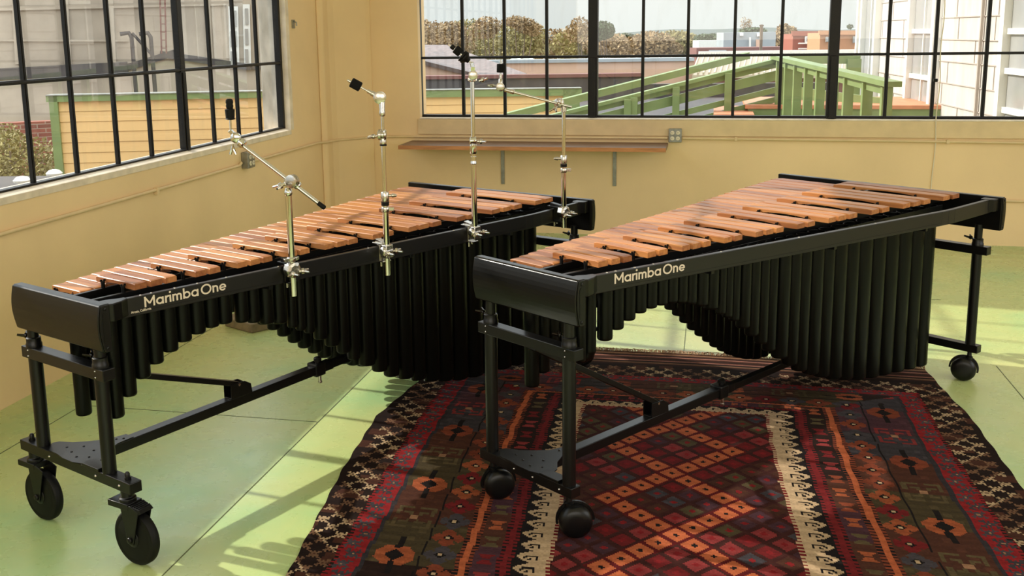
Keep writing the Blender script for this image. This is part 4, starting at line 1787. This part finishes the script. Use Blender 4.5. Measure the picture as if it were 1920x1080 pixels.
cols = np.zeros((NT, NX, 3), np.float32)
for j in range(NT):
    t = T0 + (j + .5) * CELL
    c_ctr = lerp_tab([(3.4, 3.255), (4.4, 3.255), (5.0, 3.275), (5.6, 3.315), (6.6, 3.36)], t)
    el, er = edge_l(t), edge_r(t)
    for i in range(NX):
        f_ = (i + .5) / NX
        X = el + (er - el) * f_
        col = rug_color(X - c_ctr, t)
        cols[j, i] = col
wear = rng.normal(1, .07, (NT, NX, 1))
bandw = 1 + .10 * np.sin(np.arange(NT) * .9 + np.cumsum(rng.normal(0, .4, NT)))[:, None, None]
cols = np.clip(cols * wear * bandw * .56, 0, 1)

nvx, nvt = NX + 1, NT + 1
vx = np.zeros((nvt, nvx, 3), np.float32)
for j in range(nvt):
    t = T0 + j * CELL
    el, er = edge_l(t) + .003 * math.sin(t * 31), edge_r(t) + .003 * math.sin(t * 27)
    xs = el + (er - el) * np.linspace(0, 1, nvx)
    vx[j, :, 0] = xs
    vx[j, :, 1] = -t - .012 * np.sin(xs * 3.1) + (.02 * (xs - 3.2) * -1 * max(0, 1 - (t - T0) * 2))
    vx[j, :, 2] = .0036 + .0008 * np.sin(xs * 5 + t * 3) * 1.0
top = vx.reshape(-1, 3)
idx = np.arange(nvt * nvx).reshape(nvt, nvx)
q = np.stack([idx[1:, :-1], idx[1:, 1:], idx[:-1, 1:], idx[:-1, :-1]], -1).reshape(-1, 4)
per = list(idx[0, :]) + list(idx[1:, -1]) + list(idx[-1, -2::-1]) + list(idx[-2:0:-1, 0])
nb_ = len(per)
bot = top[per].copy()
bot[:, 2] = .0006
verts = np.concatenate([top, bot])
sides = [(per[i], per[(i + 1) % nb_], len(top) + (i + 1) % nb_, len(top) + i) for i in range(nb_)]
faces = [tuple(f) for f in q.tolist()] + [tuple(int(k) for k in f) for f in sides]
me = bpy.data.meshes.new('rug')
me.from_pydata(verts.tolist(), [], faces)
ca_ = me.color_attributes.new('weave', 'FLOAT_COLOR', 'CORNER')
fc = cols.reshape(-1, 3)
lc = np.ones((len(me.loops), 4), np.float32)
lc[:len(q) * 4, :3] = np.repeat(fc, 4, axis=0)
lc[len(q) * 4:, :3] = PAL['dk']
ca_.data.foreach_set('color', lc.ravel())
me.materials.append(M['rug'])
me.update()
rug = bpy.data.objects.new('rug', me)
COL.objects.link(rug)
tag(rug, 'dark red patterned kilim rug on the green floor under the right marimba', 'rug')
M['fringe'] = mat('rug_fringe', (150, 118, 90), .95, noise=.4, nscale=60)
fm = MB()
for k in range(900):
    f_ = (k + random.random()) / 900
    X = edge_l(3.4) + (edge_r(3.4) - edge_l(3.4)) * f_
    y0 = -3.40 - .012 * math.sin(X * 3.1) - .02 * (X - 3.2)
    l_ = random.uniform(.02, .055)
    a_ = random.uniform(-.8, .8)
    big_ = 3.5 if abs(X - 3.53) < .035 else 1
    fm.tube([(X, y0 - .004, .006), (X + .3 * l_ * a_, y0 + l_ * .4, .012 * random.random() * big_ + .006), (X + l_ * a_, y0 + l_, .004 + .004 * random.random())], [.0022, .0018, .001], 4, cap=False)
fo = fm.build('fringe', 'fringe', rug)
fo['kind'] = 'stuff'

# ------------------------------------------------------------------ outside: ground, hills
structure(MB().box((-500, .9, -5.2), (500, 900, -5.0)).build('ground', 'ground'))
structure(MB().box((-500, -60, -5.2), (-1.2, .9, -5.0)).build('ground', 'ground'))
mb = MB()
for i in range(60):
    a = -330 + i * 12
    h = 5.0 + .8 * math.sin(i * .5) + .5 * math.sin(i * 1.3)
    h2 = 5.0 + .8 * math.sin((i + 1) * .5) + .5 * math.sin((i + 1) * 1.3)
    mb.prism([(a, 600, -5), (a + 12, 600, -5), (a + 12, 600, h2 - 3), (a, 600, h - 3)], (0, 60, 0))
structure(mb.build('hills', 'hills'))


def slab(name, corners, thick, matl, parent=None, bevel=0.):
    """planar piece through the given points, thick metres deep away from the camera"""
    P_ = [Vector(c) for c in corners]
    n = (P_[1] - P_[0]).cross(P_[2] - P_[0]).normalized()
    if n.dot(P_[0] - CAM) < 0:
        n = -n
    if (P_[1] - P_[0]).cross(P_[2] - P_[0]).dot(n) > 0:
        P_ = P_[::-1]
    return MB().prism(P_[::-1], n * thick).build(name, matl, parent, bevel=bevel)


def upright(p_top, z):
    return Vector((p_top.x, p_top.y, z))


def block(a, b, z0, z1, depth, name, matl, parent=None):
    """upright box whose near face runs from a to b (plan), depth deep"""
    a2, b2 = Vector((a.x, a.y, 0)), Vector((b.x, b.y, 0))
    d = (b2 - a2).normalized()
    n = Vector((-d.y, d.x, 0))
    if n.dot(a2 - Vector((CAM.x, CAM.y, 0))) < 0:
        n = -n
    mb = MB()
    mb.prism([(a2.x, a2.y, z0), (b2.x, b2.y, z0), (b2.x, b2.y, z1), (a2.x, a2.y, z1)], n * depth)
    return mb.build(name, matl, parent)


def near(p, k):
    """shift a point k metres towards the camera in plan"""
    d = Vector((CAM.x - p.x, CAM.y - p.y, 0)).normalized()
    return p + d * k


# grey concrete building far to the left
gb = empty('concrete_building', (at(300, 60, 24).x, at(300, 60, 24).y, -5))
tag(gb, 'big stained grey concrete building filling the left window view', 'building')


def par(o, p):
    """parent keeping world place (parent not rotated)"""
    o.parent = p
    o.matrix_parent_inverse = Matrix.Translation(-p.location)
    return o


A0, A1 = at(-260, 60, 24), at(690, 60, 27)
dA = Vector((A1.x - A0.x, A1.y - A0.y, 0)).normalized()
par(block(A0, A1, -5, 4.4, 8, 'wall', 'concrete'), gb)


def onwall(px, py, off=.05):
    """point on the concrete building's face seen at (px, py)"""
    r = FW + RT * ((px - CX) / FX) - UP * ((py - CY) / FX)
    n = Vector((-dA.y, dA.x, 0))
    t = (A0 - CAM).dot(n) / r.dot(n)
    p = CAM + r * t
    s_ = 1 if n.dot(CAM - p) > 0 else -1
    return p + n * s_ * off


mb = MB()
mb.beam(onwall(-240, 152), onwall(240, 126), .06, .28)
mb.beam(onwall(240, 126), onwall(330, 98), .06, .16)
mb.beam(onwall(300, 101), onwall(470, 126), .12, .16)
mb.beam(onwall(470, 126), onwall(680, 122), .06, .12)
par(mb.build('ledge', 'tar'), gb)
mb = MB()
mb.beam(onwall(-240, 22), onwall(440, 6), .03, .10)
mb.beam(onwall(-240, 75), onwall(240, 76), .03, .05)
for x in (30, 122, 206, 388, 430):
    mb.beam(onwall(x, 0), onwall(x + 6, 120), .05, .16, dA)
par(mb.build('pipe_run', 'concrete'), gb)
mb = MB()
for x in (300, 309):
    mb.cyl(onwall(x, -40, .25), onwall(x + 4, 100, .25), .02, 8)
for k in range(9):
    mb.cyl(onwall(300 + k * .4, -30 + k * 15, .25), onwall(309 + k * .4, -30 + k * 15, .25), .014, 6)
par(mb.build('ladder', 'maroon'), gb)
mb = MB()
for x in (230, 265):
    mb.tube([onwall(x, 64, .7), onwall(x + 16, 62, .7), onwall(x + 21, 70, .7), onwall(x + 30, 178, .7)], .05, 8)
mb.cyl(onwall(252, 62, .7), onwall(290, 104, .7), .035, 8)
par(mb.build('pipe_hoop', 'tar'), gb)
for x0, x1, y0, y1 in ((428, 446, 12, 128), (455, 468, 8, 130)):
    w_ = par(slab('window', [onwall(x0, y0, .08), onwall(x1, y0, .08), onwall(x1 + 3, y1, .08), onwall(x0 + 3, y1, .08)], .05, 'white'), gb)
    for k in range(3):
        ya, yb = y0 + 8 + k * 38, y0 + 38 + k * 38
        g_ = slab('pane', [onwall(x0 + 4, ya, .12), onwall(x1 - 3, ya, .12), onwall(x1 - 2, yb, .12), onwall(x0 + 5, yb, .12)], .03, 'wglass')
        g_.parent = w_
        g_.matrix_parent_inverse = Matrix.Translation(-gb.location)
        g_.matrix_parent_inverse = Matrix.Identity(4)
        g_.matrix_parent_inverse = Matrix.Translation((0, 0, 0))

# brick building, bush and flat roof low in the left window
bk0, bk1 = at(-160, 238, 19), at(108, 238, 20)
bb_ = block(bk0, bk1, -5, bk0.z, .3, 'brick_building', 'brick')
tag(bb_, 'low red brick building behind the bush, lower left of the left window', 'building')


def bush(name, blobs, n, size, matl, label, cat, trunk=None, group=None):
    """cloud of small leaves over ellipsoid clumps; blobs = (centre, rx, rz)"""
    c0 = Vector(blobs[0][0])
    root = empty(name, (c0.x, c0.y, -5))
    tag(root, label, cat, group)
    mb = MB()
    tot = sum(b[1] * b[2] for b in blobs)
    for c, rx, rz in blobs:
        for _ in range(int(n * rx * rz / tot)):
            v = Vector((random.gauss(0, 1), random.gauss(0, 1), random.gauss(0, 1))).normalized()
            v *= (.35 + .65 * random.random() ** .45)
            p = Vector(c) + Vector((v.x * rx, v.y * rx, v.z * rz)) - Vector((c0.x, c0.y, -5))
            a = Vector((random.gauss(0, 1), random.gauss(0, 1), random.gauss(0, 1))).normalized()
            b = a.cross(Vector((random.gauss(0, 1), random.gauss(0, 1), random.gauss(0, 1)))).normalized()
            s = size * random.uniform(.6, 1.4)
            mb.add([p - a * s, p - b * s * .6, p + a * s, p + b * s * .6], [(0, 1, 2, 3)])
    mb.build('foliage', matl, root)
    if trunk:
        t = MB()
        for c, rx, rz in blobs:
            cc = Vector(c) - Vector((c0.x, c0.y, -5))
            base = Vector((0, 0, 0)) if (cc.xy).length < 3 else Vector((cc.x, cc.y, 0))
            t.tube([base, base * .5 + cc * .5 + Vector((.2, 0, 0)), cc, cc + Vector((0, 0, rz * .6))], [trunk, trunk * .7, trunk * .5, trunk * .15], 7)
            for k in range(7):
                v = Vector((random.gauss(0, 1), random.gauss(0, 1), abs(random.gauss(.3, 1)))).normalized()
                t.tube([cc - Vector((0, 0, rz * .4)), cc + Vector((v.x * rx, v.y * rx, v.z * rz)) * .95], [trunk * .3, trunk * .05], 5)
        t.build('trunk', 'bark', root)
    return root


bush('bush', [(at(20, 300, 15), .75, .40), (at(-30, 290, 15.5), .7, .5), (at(65, 312, 15.2), .5, .30), (at(8, 265, 16), .35, .3), (at(-60, 320, 15), .8, .5), (at(92, 318, 15.6), .3, .25)], 5200, .032, 'leafolive',
     'olive bush growing in front of the brick building, lower left of the left window', 'bush', .03)
fr0, fr1 = at(-200, 335, 13.2), at(560, 330, 13.2)
fb = empty('flat_roof', (fr0.x, fr0.y, -5))
tag(fb, 'dark flat roof just outside the left window with white vent pipes', 'roof')
rz = at(40, 334, 13.0).z
d_ = (Vector((fr1.x, fr1.y, 0)) - Vector((fr0.x, fr0.y, 0)))
par(MB().prism([(fr0.x, fr0.y, rz - .3), (fr1.x, fr1.y, rz - .3), (-.9, .4, rz - .3), (-.9, -7, rz - .3), (fr0.x, -7, rz - .3)], (0, 0, .3)).build('roof_deck', 'tar'), fb)
for x, y, d in ((43, 352, 11.2), (103, 338, 12.0)):
    p = at(x, y, d)
    v_ = tag(MB().lathe((p.x, p.y, rz), (0, 0, 1), [(0, .05), (p.z - rz + .06, .045), (p.z - rz + .06, .085), (p.z - rz + .085, .095), (p.z - rz + .12, .06), (p.z - rz + .13, .02)], 18).build('vent_pipe', 'white'),
             'white capped vent pipe on the dark roof, %s' % ('larger one at the far left' if x < 60 else 'smaller one by the yellow shed'), 'vent')

# yellow clapboard sheds with green trim


def shed(name, l, r, yt, d0, d1, label, board, zb_, right_edge=True, left_edge=True, tw=.075):
    a, b = at(l, yt, d0), at(r, yt, d1)
    zt = (a.z + b.z) / 2
    root = empty(name, (a.x, a.y, zb_))
    tag(root, label, 'shed')
    par(block(a, b, zb_, zt - .02, .14, 'wall', 'yellow'), root)
    dd = Vector((b.x - a.x, b.y - a.y, 0))
    ln_ = dd.length
    dd.normalize()
    n = Vector((-dd.y, dd.x, 0))
    if n.dot(a - CAM) > 0:
        n = -n
    a_, b_ = Vector((a.x, a.y, 0)), Vector((b.x, b.y, 0))
    mb = MB()
    z = zt - tw
    while z > zb_ + .05:
        # each board leans out a little at its lower edge
        p0, p1 = a_ + n * .004, b_ + n * .004
        mb.prism([(p0.x, p0.y, z), (p0.x + n.x * .010, p0.y + n.y * .010, z - board + .006), (p0.x, p0.y, z - board + .006)], dd * ln_)
        z -= board
    par(mb.build('clapboard', 'yellow'), root)
    mb = MB()
    q0, q1 = a_ - dd * .06 + n * .03, b_ + dd * .06 + n * .03
    mb.beam(q0 + Vector((0, 0, zt - tw / 2)), q1 + Vector((0, 0, zt - tw / 2)), .05, tw)
    if left_edge:
        mb.beam(a_ + n * .03 + Vector((0, 0, zb_)) + dd * .02, a_ + n * .03 + Vector((0, 0, zt)) + dd * .02, .10, .05, n)
    if right_edge:
        mb.beam(b_ + n * .03 + Vector((0, 0, zb_)) - dd * .1, b_ + n * .03 + Vector((0, 0, zt)) - dd * .1, .26, .05, n)
    par(mb.build('green_trim', 'green'), root)
    mb = MB().beam(q0 + Vector((0, 0, zt + .006)) - n * .08, q1 + Vector((0, 0, zt + .006)) - n * .08, .24, .012)
    par(mb.build('flashing', 'galv'), root)
    return root


shed('yellow_shed', 97, 720, 173, 12.5, 13.0, 'yellow clapboard shed with green trim outside the left window', .128, at(40, 334, 13.0).z)
shed('yellow_shed', 700, 1083, 168, 16.0, 16.0, 'yellow clapboard shed with green trim outside the back window, below the dark roof wall', .128, -3, tw=.11)

# ---- beyond the back window
tw0, tw1 = at(640, 148, 24), at(1560, 158, 24)
t_ = empty('dark_roof_building', (tw0.x, tw0.y, -5))
tag(t_, 'long low building with dark tar-covered wall beyond the yellow shed', 'building')
za = at(900, 145, 24).z
b_ = at(1202, 145, 24)
par(block(tw0, b_, -5, za, .3, 'tar_wall', 'tar'), t_)
c0 = at(1202, 162, 24.4)
par(block(c0, tw1, -5, at(1350, 156, 24.4).z, .3, 'tar_wall', 'tar'), t_)
par(block(near(tw0, .05), near(b_, .05), za - .03, za + .05, .4, 'coping', 'maroon'), t_)
lo = za - .55
q0, q1, q2, q3 = at(640, 178, 18.5), at(1560, 178, 18.5), tw1, tw0
par(MB().prism([(q0.x, q0.y, lo - .2), (q1.x, q1.y, lo - .2), (q2.x, q2.y + .1, lo - .2), (q3.x, q3.y + .1, lo - .2)], (0, 0, .2)).build('roof_deck', 'tar'), t_)
v0 = at(852, 155, 22)
tag(MB().lathe((v0.x, v0.y, lo), (0, 0, 1), [(0, .32), (.10, .30), (.25, .14), (.28, .02)], 16).build('roof_vent', 'silver'), 'round metal vent on the dark roof seen past the third cymbal stand', 'vent')

# gabled building with rusty corrugated roof
gbp = at(800, 110, 32)
g_ = empty('gabled_building', (gbp.x, gbp.y, -5))
tag(g_, 'pinkish building with a rusty grey corrugated gable roof, left in the back window', 'building')
e1_, e2_ = at(742, 100, 31), at(988, 138, 33)
f1_, f2_ = at(742, 84, 46), at(835, 84, 46)
k1, k2 = at(770, 108, 31), at(925, 146, 31.5)
par(slab('roof', [k1, k2, e2_, at(837, 84, 43), at(745, 84, 43)][0:5], .12, 'rustroof'), g_)
par(MB().prism([(k1.x, k1.y + .15, -5), (k2.x, k2.y + .15, -5), (k2.x, k2.y + .15, k2.z - .05), (k1.x, k1.y + .15, k1.z - .05)], (0, .3, 0)).build('gable_wall', 'tan'), g_)
# long tan building with skylights
l0, l1 = at(905, 112, 42), at(1302, 112, 42)
lb = empty('long_tan_building', (l0.x, l0.y, -5))
tag(lb, 'long low tan building with a pale roof edge in the middle of the back window', 'building')
ztn = at(1150, 116, 42).z
par(block(l0, l1, -5, ztn, 3, 'wall', 'tan'), lb)
par(block(near(l0, .1), near(l1, .1), ztn, ztn + .13, 1.0, 'roof_edge', 'silver'), lb)
for x in (964, 987, 1226, 1249):
    p = at(x, 111, 42.3)
    par(MB().prism([(p.x - .26, p.y, ztn + .12), (p.x + .26, p.y, ztn + .12), (p.x, p.y, ztn + .24)], (0, .6, 0)).build('skylight', 'white'), lb)
# cream metal roof building
cr = empty('cream_roof_building', (at(1400, 140, 36).x, at(1400, 140, 36).y, -5))
tag(cr, 'building with a cream standing-seam metal roof behind the green railing', 'building')
ra, rb_, rc, rd = at(1298, 141, 34), at(1640, 141, 34), at(1640, 103, 48), at(1312, 103, 48)
par(slab('roof', [ra, rb_, rc, rd], .1, 'creamroof'), cr)
mb = MB()
for k in range(34):
    f_ = k / 33
    mb.beam(ra + (rb_ - ra) * f_ + Vector((0, 0, .06)), rd + (rc - rd) * f_ + Vector((0, 0, .06)), .05, .07)
par(mb.build('roof_seam', 'creamroof'), cr)
par(block(rd, rc, rd.z - .1, rd.z + .16, .3, 'ridge', 'white'), cr)
par(block(ra + Vector((.2, .2, 0)), rb_ + Vector((0, .2, 0)), -5, ra.z - .05, .3, 'wall', 'maroon'), cr)


def far_building(name, l, r, yt, yb, d, matl, label, parts=()):
    a, b = at(l, yt, d), at(r, yt, d)
    root = empty(name, (a.x, a.y, -5))
    tag(root, label, 'building')
    par(block(a, b, -5, a.z, 2.5, 'wall', matl), root)
    for nm, pl, pr, py0, py1, mt_ in parts:
        par(slab(nm, [at(pl, py0, d - .2), at(pr, py0, d - .2), at(pr, py1, d - .2), at(pl, py1, d - .2)], .15, mt_), root)
    return root


far_building('maroon_building', 1306, 1482, 90, 104, 72, 'maroon', 'low maroon building under the silver shed', [('roof_edge', 1330, 1362, 94, 97, 'silver'), ('roof_edge', 1398, 1446, 96, 98, 'silver')])
far_building('white_shed', 1310, 1358, 76, 91, 84, 'white', 'small white shed left of the silver metal building')
far_building('silver_building', 1357, 1455, 61, 92, 78, 'silver', 'silver metal-clad building right of the white shed', [('patch', 1420, 1430, 62, 68, 'white'), ('patch', 1388, 1394, 61, 67, 'white'), ('patch', 1405, 1408, 70, 88, 'white'), ('patch', 1418, 1424, 74, 90, 'tan')])
far_building('red_building', 1487, 1539, 64, 104, 66, 'redbrown', 'red-brown flat-roofed building with a white balcony rail',
             [('parapet', 1485, 1540, 58, 67, 'redbrown'), ('window', 1510, 1530, 68, 80, 'white'), ('window_glass', 1512, 1519, 70, 78, 'wglass'), ('window_glass', 1521, 1528, 70, 78, 'wglass'), ('balcony_rail', 1498, 1535, 80, 82, 'white'), ('balcony_rail', 1498, 1535, 90, 92, 'white')])
far_building('orange_building', 1538, 1620, 62, 104, 62, 'orangetan', 'orange-tan flat-roofed building right of the red-brown one',
             [('parapet', 1536, 1620, 57, 65, 'orangetan'), ('window', 1549, 1556, 69, 78, 'wglass'), ('window', 1600, 1606, 68, 80, 'wglass')])
pt = at(1428, 60, 60)
mb = MB().cyl((pt.x, pt.y, -5), at(1428, 46, 60), .09, 8)
mb.beam(at(1424, 48, 60), at(1432, 48, 60), .05, .08)
tag(mb.build('utility_pole', 'bark'), 'thin utility pole in front of the silver building', 'pole')

# trees along the horizon
TREES = [
    ('leafbrown', [(800, 62, 2.0, 1.3), (790, 78, 2.2, 1.6)], 'brownish tree at the left edge of the back window', 95),
    ('leafbrown', [(832, 66, 2.0, 1.2), (850, 60, 1.3, 1.0), (845, 85, 2.4, 1.2)], 'brown leafy tree behind the rusty roof', 92),
    ('leafolive', [(880, 68, 2.0, 1.6), (878, 90, 2.2, 1.5), (868, 55, 1.0, .7)], 'olive tree just right of the third cymbal stand', 90),
    ('leafbrown', [(914, 44, 1.3, .7), (905, 58, 1.5, .9), (925, 52, .9, .5)], 'sparse tall brown tree left of the fourth stand', 100),
    ('leafolive', [(920, 75, 2.4, 1.6), (925, 95, 2.3, 1.2)], 'broad olive tree directly behind the fourth stand', 88),
    ('leafbrown', [(965, 40, 1.4, .6), (985, 48, 1.3, .8), (1000, 55, 1.0, .7)], 'tallest sparse tree in the middle left of the back window', 102),
    ('leafolive', [(962, 72, 2.4, 1.6), (975, 92, 2.6, 1.2), (990, 72, 1.8, 1.4)], 'yellow-olive round tree left of the dark mullion', 86),
    ('leafbrown', [(1035, 78, 2.2, 1.2), (1050, 92, 2.4, 1.2), (1022, 90, 2.0, 1.1)], 'low brown tree between the tall trees', 90),
    ('leafbrown', [(1088, 48, 1.0, .9), (1082, 62, 1.4, 1.0)], 'pointed sparse tree against the left of the wide mullion', 98),
    ('leafolive', [(1080, 84, 2.3, 1.4), (1100, 88, 2.0, 1.2)], 'olive tree at the foot of the wide mullion', 88),
    ('leafgreen', [(1131, 56, 1.0, .75), (1137, 60, .7, .6), (1124, 62, .8, .7)], 'dark green round tree right of the wide mullion', 90),
    ('leafbrown', [(1140, 84, 2.4, 1.0), (1165, 90, 2.2, .9)], 'brown scrub below the dark green tree', 84),
    ('leafgreen', [(1170, 74, 1.5, .55), (1180, 78, 1.2, .5)], 'low green bush right of the dark round tree', 92),
    ('leafbrown', [(1200, 90, 1.8, .9), (1222, 82, 2.0, 1.0), (1235, 92, 2.0, .8)], 'rusty brown bush in the middle of the back window', 82),
    ('leafolive', [(1265, 80, 2.0, 1.0), (1285, 86, 1.7, .9), (1300, 92, 1.2, .6)], 'olive bush beside the white shed', 82),
    ('leafgreen', [(1345, 72, 2.0, .5), (1325, 72, 1.4, .5)], 'far green treetop above the white shed', 110),
    ('leafbrown', [(1395, 50, .4, 1.1), (1405, 50, .3, .9)], 'pair of thin bare poplars above the silver building', 105),
    ('leafgreen', [(1412, 58, 1.4, .3)], 'dark hedge top behind the silver building', 100),
    ('leafbrown', [(1470, 80, .9, 1.6), (1478, 62, .8, .6)], 'brown tree between the silver and red buildings', 86),
    ('leafgreen', [(1594, 50, .25, .2)], 'tiny flat-topped tree above the orange building', 74),
]
for ti, (matl, bl, lab, d0_) in enumerate(TREES):
    d = 84 + (ti * 17) % 41
    k_ = d / d0_
    blobs = [(at(x, y, d), rx * k_, rz_ * k_) for x, y, rx, rz_ in bl]
    n = 900 * len(bl)
    if 'sparse' in lab:
        n = 380 * len(bl)
    if rx_ := (bl[0][2] < .5):
        n = 260 * len(bl)
    bush('tree', blobs, n, .15 * k_ if bl[0][2] > .5 else .07, matl, lab, 'tree', .07 if bl[0][2] > .5 else .05, group='trees along the horizon')

# ---- green timber stair and landing outside
gs = empty('stair_railing', (at(1200, 200, 14).x, at(1200, 200, 14).y, -5))
tag(gs, 'sloping green timber stair railing outside the back window', 'railing')
D0 = 14.0
mb = MB()
ends_ = [((948, 222), (1462, 106), .14, .05), ]
par(MB().beam(at(948, 219, D0), at(1402, 104, D0 + 1.8), .10, .10).build('handrail', 'green'), gs)
par(MB().beam(at(1000, 226, D0 - .6), at(1466, 110, D0 - .6), .14, .045).build('handrail', 'green'), gs)
par(MB().beam(at(1000, 231, D0 - .58), at(1466, 117, D0 - .58), .04, .10).build('rail_board', 'green'), gs)
for y0, y1, x0, bw in ((243, 140, 1040, .125), (259, 167, 1090, .075), (267, 185, 1140, .075)):
    par(MB().beam(at(x0, y0, D0 - .55), at(1460, y1, D0 - .55), .04, bw).build('rail_board', 'green'), gs)
for x, yt in ((1177, 186), (1189, 183), (1268, 163), (1366, 137)):
    p = at(x, yt, D0 - .68)
    par(MB().beam((p.x, p.y, -5), p, .09, .09, (1, 0, 0)).build('post', 'green'), gs)
# landing railing with balusters coming nearer to the right
lr = empty('landing_railing', (at(1560, 200, 11).x, at(1560, 200, 11).y, -5))
tag(lr, 'green landing railing with upright balusters, right of the wide dark mullion', 'railing')
Pa, Pb = at(1455, 107, 13.4), at(1676, 158, 9.3)
up_ = Vector((0, 0, 1))
par(MB().beam(Pa, Pb, .15, .05).build('handrail', 'green'), lr)
par(MB().beam(Pa - up_ * .05, Pb - up_ * .06 + (Pa - Pb) * .06, .045, .10).build('rail_board', 'green'), lr)
for f_ in (.055, .15, .25, .36, .47, .585, .70, .835, .96):
    p = Pa + (Pb - Pa) * f_
    par(MB().beam((p.x, p.y, p.z - 1.3), (p.x, p.y, p.z - .04), .10, .05, (Pb - Pa)).build('baluster', 'green'), lr)
# rail on the far side of the landing
p_, q_ = at(1480, 112, 15.5), at(1612, 112, 15.5)
par(MB().beam(p_, q_, .06, .12).build('far_rail', 'green'), lr)
for x in (1601,):
    p = at(x, 110, 15.5)
    par(MB().beam((p.x, p.y, -3), p, .2, .2, (1, 0, 0)).build('far_post', 'green'), lr)
par(MB().beam(at(1478, 172, 14.2), at(1660, 196, 13.2), .05, .16).build('far_board', 'green'), lr)
# orange deck and steps
dk_ = empty('deck_steps', (at(1400, 200, 13.4).x, at(1400, 200, 13.4).y, -5))
tag(dk_, 'orange-brown wooden deck with steps and green risers outside the back window', 'deck')
s0, s1 = at(1396, 193, 13.6), at(1462, 193, 13.6)
zt_ = at(1430, 193, 13.6).z
par(MB().box((s0.x, s0.y - .35, zt_ - .05), (s0.x + 3.4, s0.y + 1.4, zt_)).build('deck_board', 'steps', bevel=.004), dk_)
par(MB().box((s0.x + .04, s0.y - .33, zt_ - 2), (s0.x + 3.3, s0.y - .30, zt_ - .05)).build('riser', 'green'), dk_)
s2 = at(1338, 212, 13.2)
z2 = at(1360, 210, 13.2).z
par(MB().box((s2.x, s2.y - .35, z2 - .05), (s0.x + .10, s2.y + 1.2, z2)).build('deck_board', 'steps', bevel=.004), dk_)
par(MB().box((s2.x + .04, s2.y - .33, z2 - 2), (s0.x + .10, s2.y - .30, z2 - .05)).build('riser', 'green'), dk_)

# pale shingled building at the right
w0, w1 = at(1608, 60, 17.5), at(2050, 60, 8.6)
sb = empty('shingled_building', (w0.x, w0.y, -5))
tag(sb, 'pale shingled building with white window trim filling the right of the back window', 'building')
w0h, w1h = Vector((w0.x, w0.y, 0)), Vector((w1.x, w1.y, 0))
dw = (w1h - w0h).normalized()
nw = Vector((-dw.y, dw.x, 0))
if nw.dot(w0h - Vector((CAM.x, CAM.y, 0))) < 0:
    nw = -nw
par(MB().prism([(w0h.x, w0h.y, -5), (w1h.x, w1h.y, -5), (w1h.x, w1h.y, 6), (w0h.x, w0h.y, 6)], nw * 6).build('wall', 'shingle'), sb)


def onsh(px, py, off=.02):
    r = FW + RT * ((px - CX) / FX) - UP * ((py - CY) / FX)
    t = (w0h - CAM).dot(nw) / r.dot(nw)
    return CAM + r * t - nw * off


mb = MB()
z = -1.0
row = 0
LW = (w1h - w0h).length
while z < 4.0:
    mb.beam(w0h - nw * .006 + Vector((0, 0, z)), w1h - nw * .006 + Vector((0, 0, z)), .014, .012)
    s_ = .3 * (row % 3) + .2
    while s_ < LW:
        p = w0h + dw * s_ - nw * .004
        mb.beam(p + Vector((0, 0, z)), p + Vector((0, 0, z + .265)), .008, .010, dw)
        s_ += 1.22 + .45 * hsh(row, int(s_ * 10))
    z += .265
    row += 1
par(mb.build('shingle_course', 'groove'), sb)


def casing(name, x0, x1, x0b, x1b, matl, off=.05, th=.05, y0=-60, y1=240):
    return par(slab(name, [onsh(x0, y0, off), onsh(x1, y0, off), onsh(x1b, y1, off), onsh(x0b, y1, off)], th, matl), sb)


def upbeam(name, px, w, matl, off, z0=-1.2, z1=5, th=.06):
    p = onsh(px, 100, 0)
    p.z = 0
    mb_ = MB().beam(p - nw * off + Vector((0, 0, z0)), p - nw * off + Vector((0, 0, z1)), th, w, dw)
    return par(mb_.build(name, matl), sb)


def win(xl, xr, zlo, zhi, rails, label=None):
    """tall white-cased window between two sight lines"""
    pl, pr = onsh(xl, 100, 0), onsh(xr, 100, 0)
    pl.z = pr.z = 0
    o = -nw
    fr = MB()
    wd = .11
    for p in (pl, pr):
        fr.beam(p + o * .05 + Vector((0, 0, zlo)), p + o * .05 + Vector((0, 0, zhi)), .10, wd, dw)
    for z_ in (zlo, zhi):
        fr.beam(pl + o * .06 + Vector((0, 0, z_)), pr + o * .06 + Vector((0, 0, z_)), .14, .07)
    f_ = par(fr.build('window', 'white'), sb)
    g = MB().beam((pl + o * .012) + Vector((0, 0, (zlo + zhi) / 2)), (pr + o * .012) + Vector((0, 0, (zlo + zhi) / 2)), .02, zhi - zlo)
    gg = par(g.build('window_glass', 'wglass'), sb)
    s_ = MB()
    for z_ in rails:
        s_.beam(pl + o * .035 + Vector((0, 0, z_)), pr + o * .035 + Vector((0, 0, z_)), .05, .06)
    for f2 in (.5,):
        p = pl + (pr - pl) * f2
        s_.beam(p + o * .03 + Vector((0, 0, zlo)), p + o * .03 + Vector((0, 0, zhi)), .03, .035, dw)
    par(s_.build('sash_bar', 'white'), sb)


win(1713, 1760, .55, 3.6, (1.15, 1.75, 2.35))
win(1622, 1648, .45, 4.2, ())
win(1893, 1990, .40, 4.0, (.95, 1.35, 1.75, 2.15))
upbeam('corner_board', 1609, .10, 'white', .02)
upbeam('downpipe', 1842, .035, 'groove', .03, th=.03)
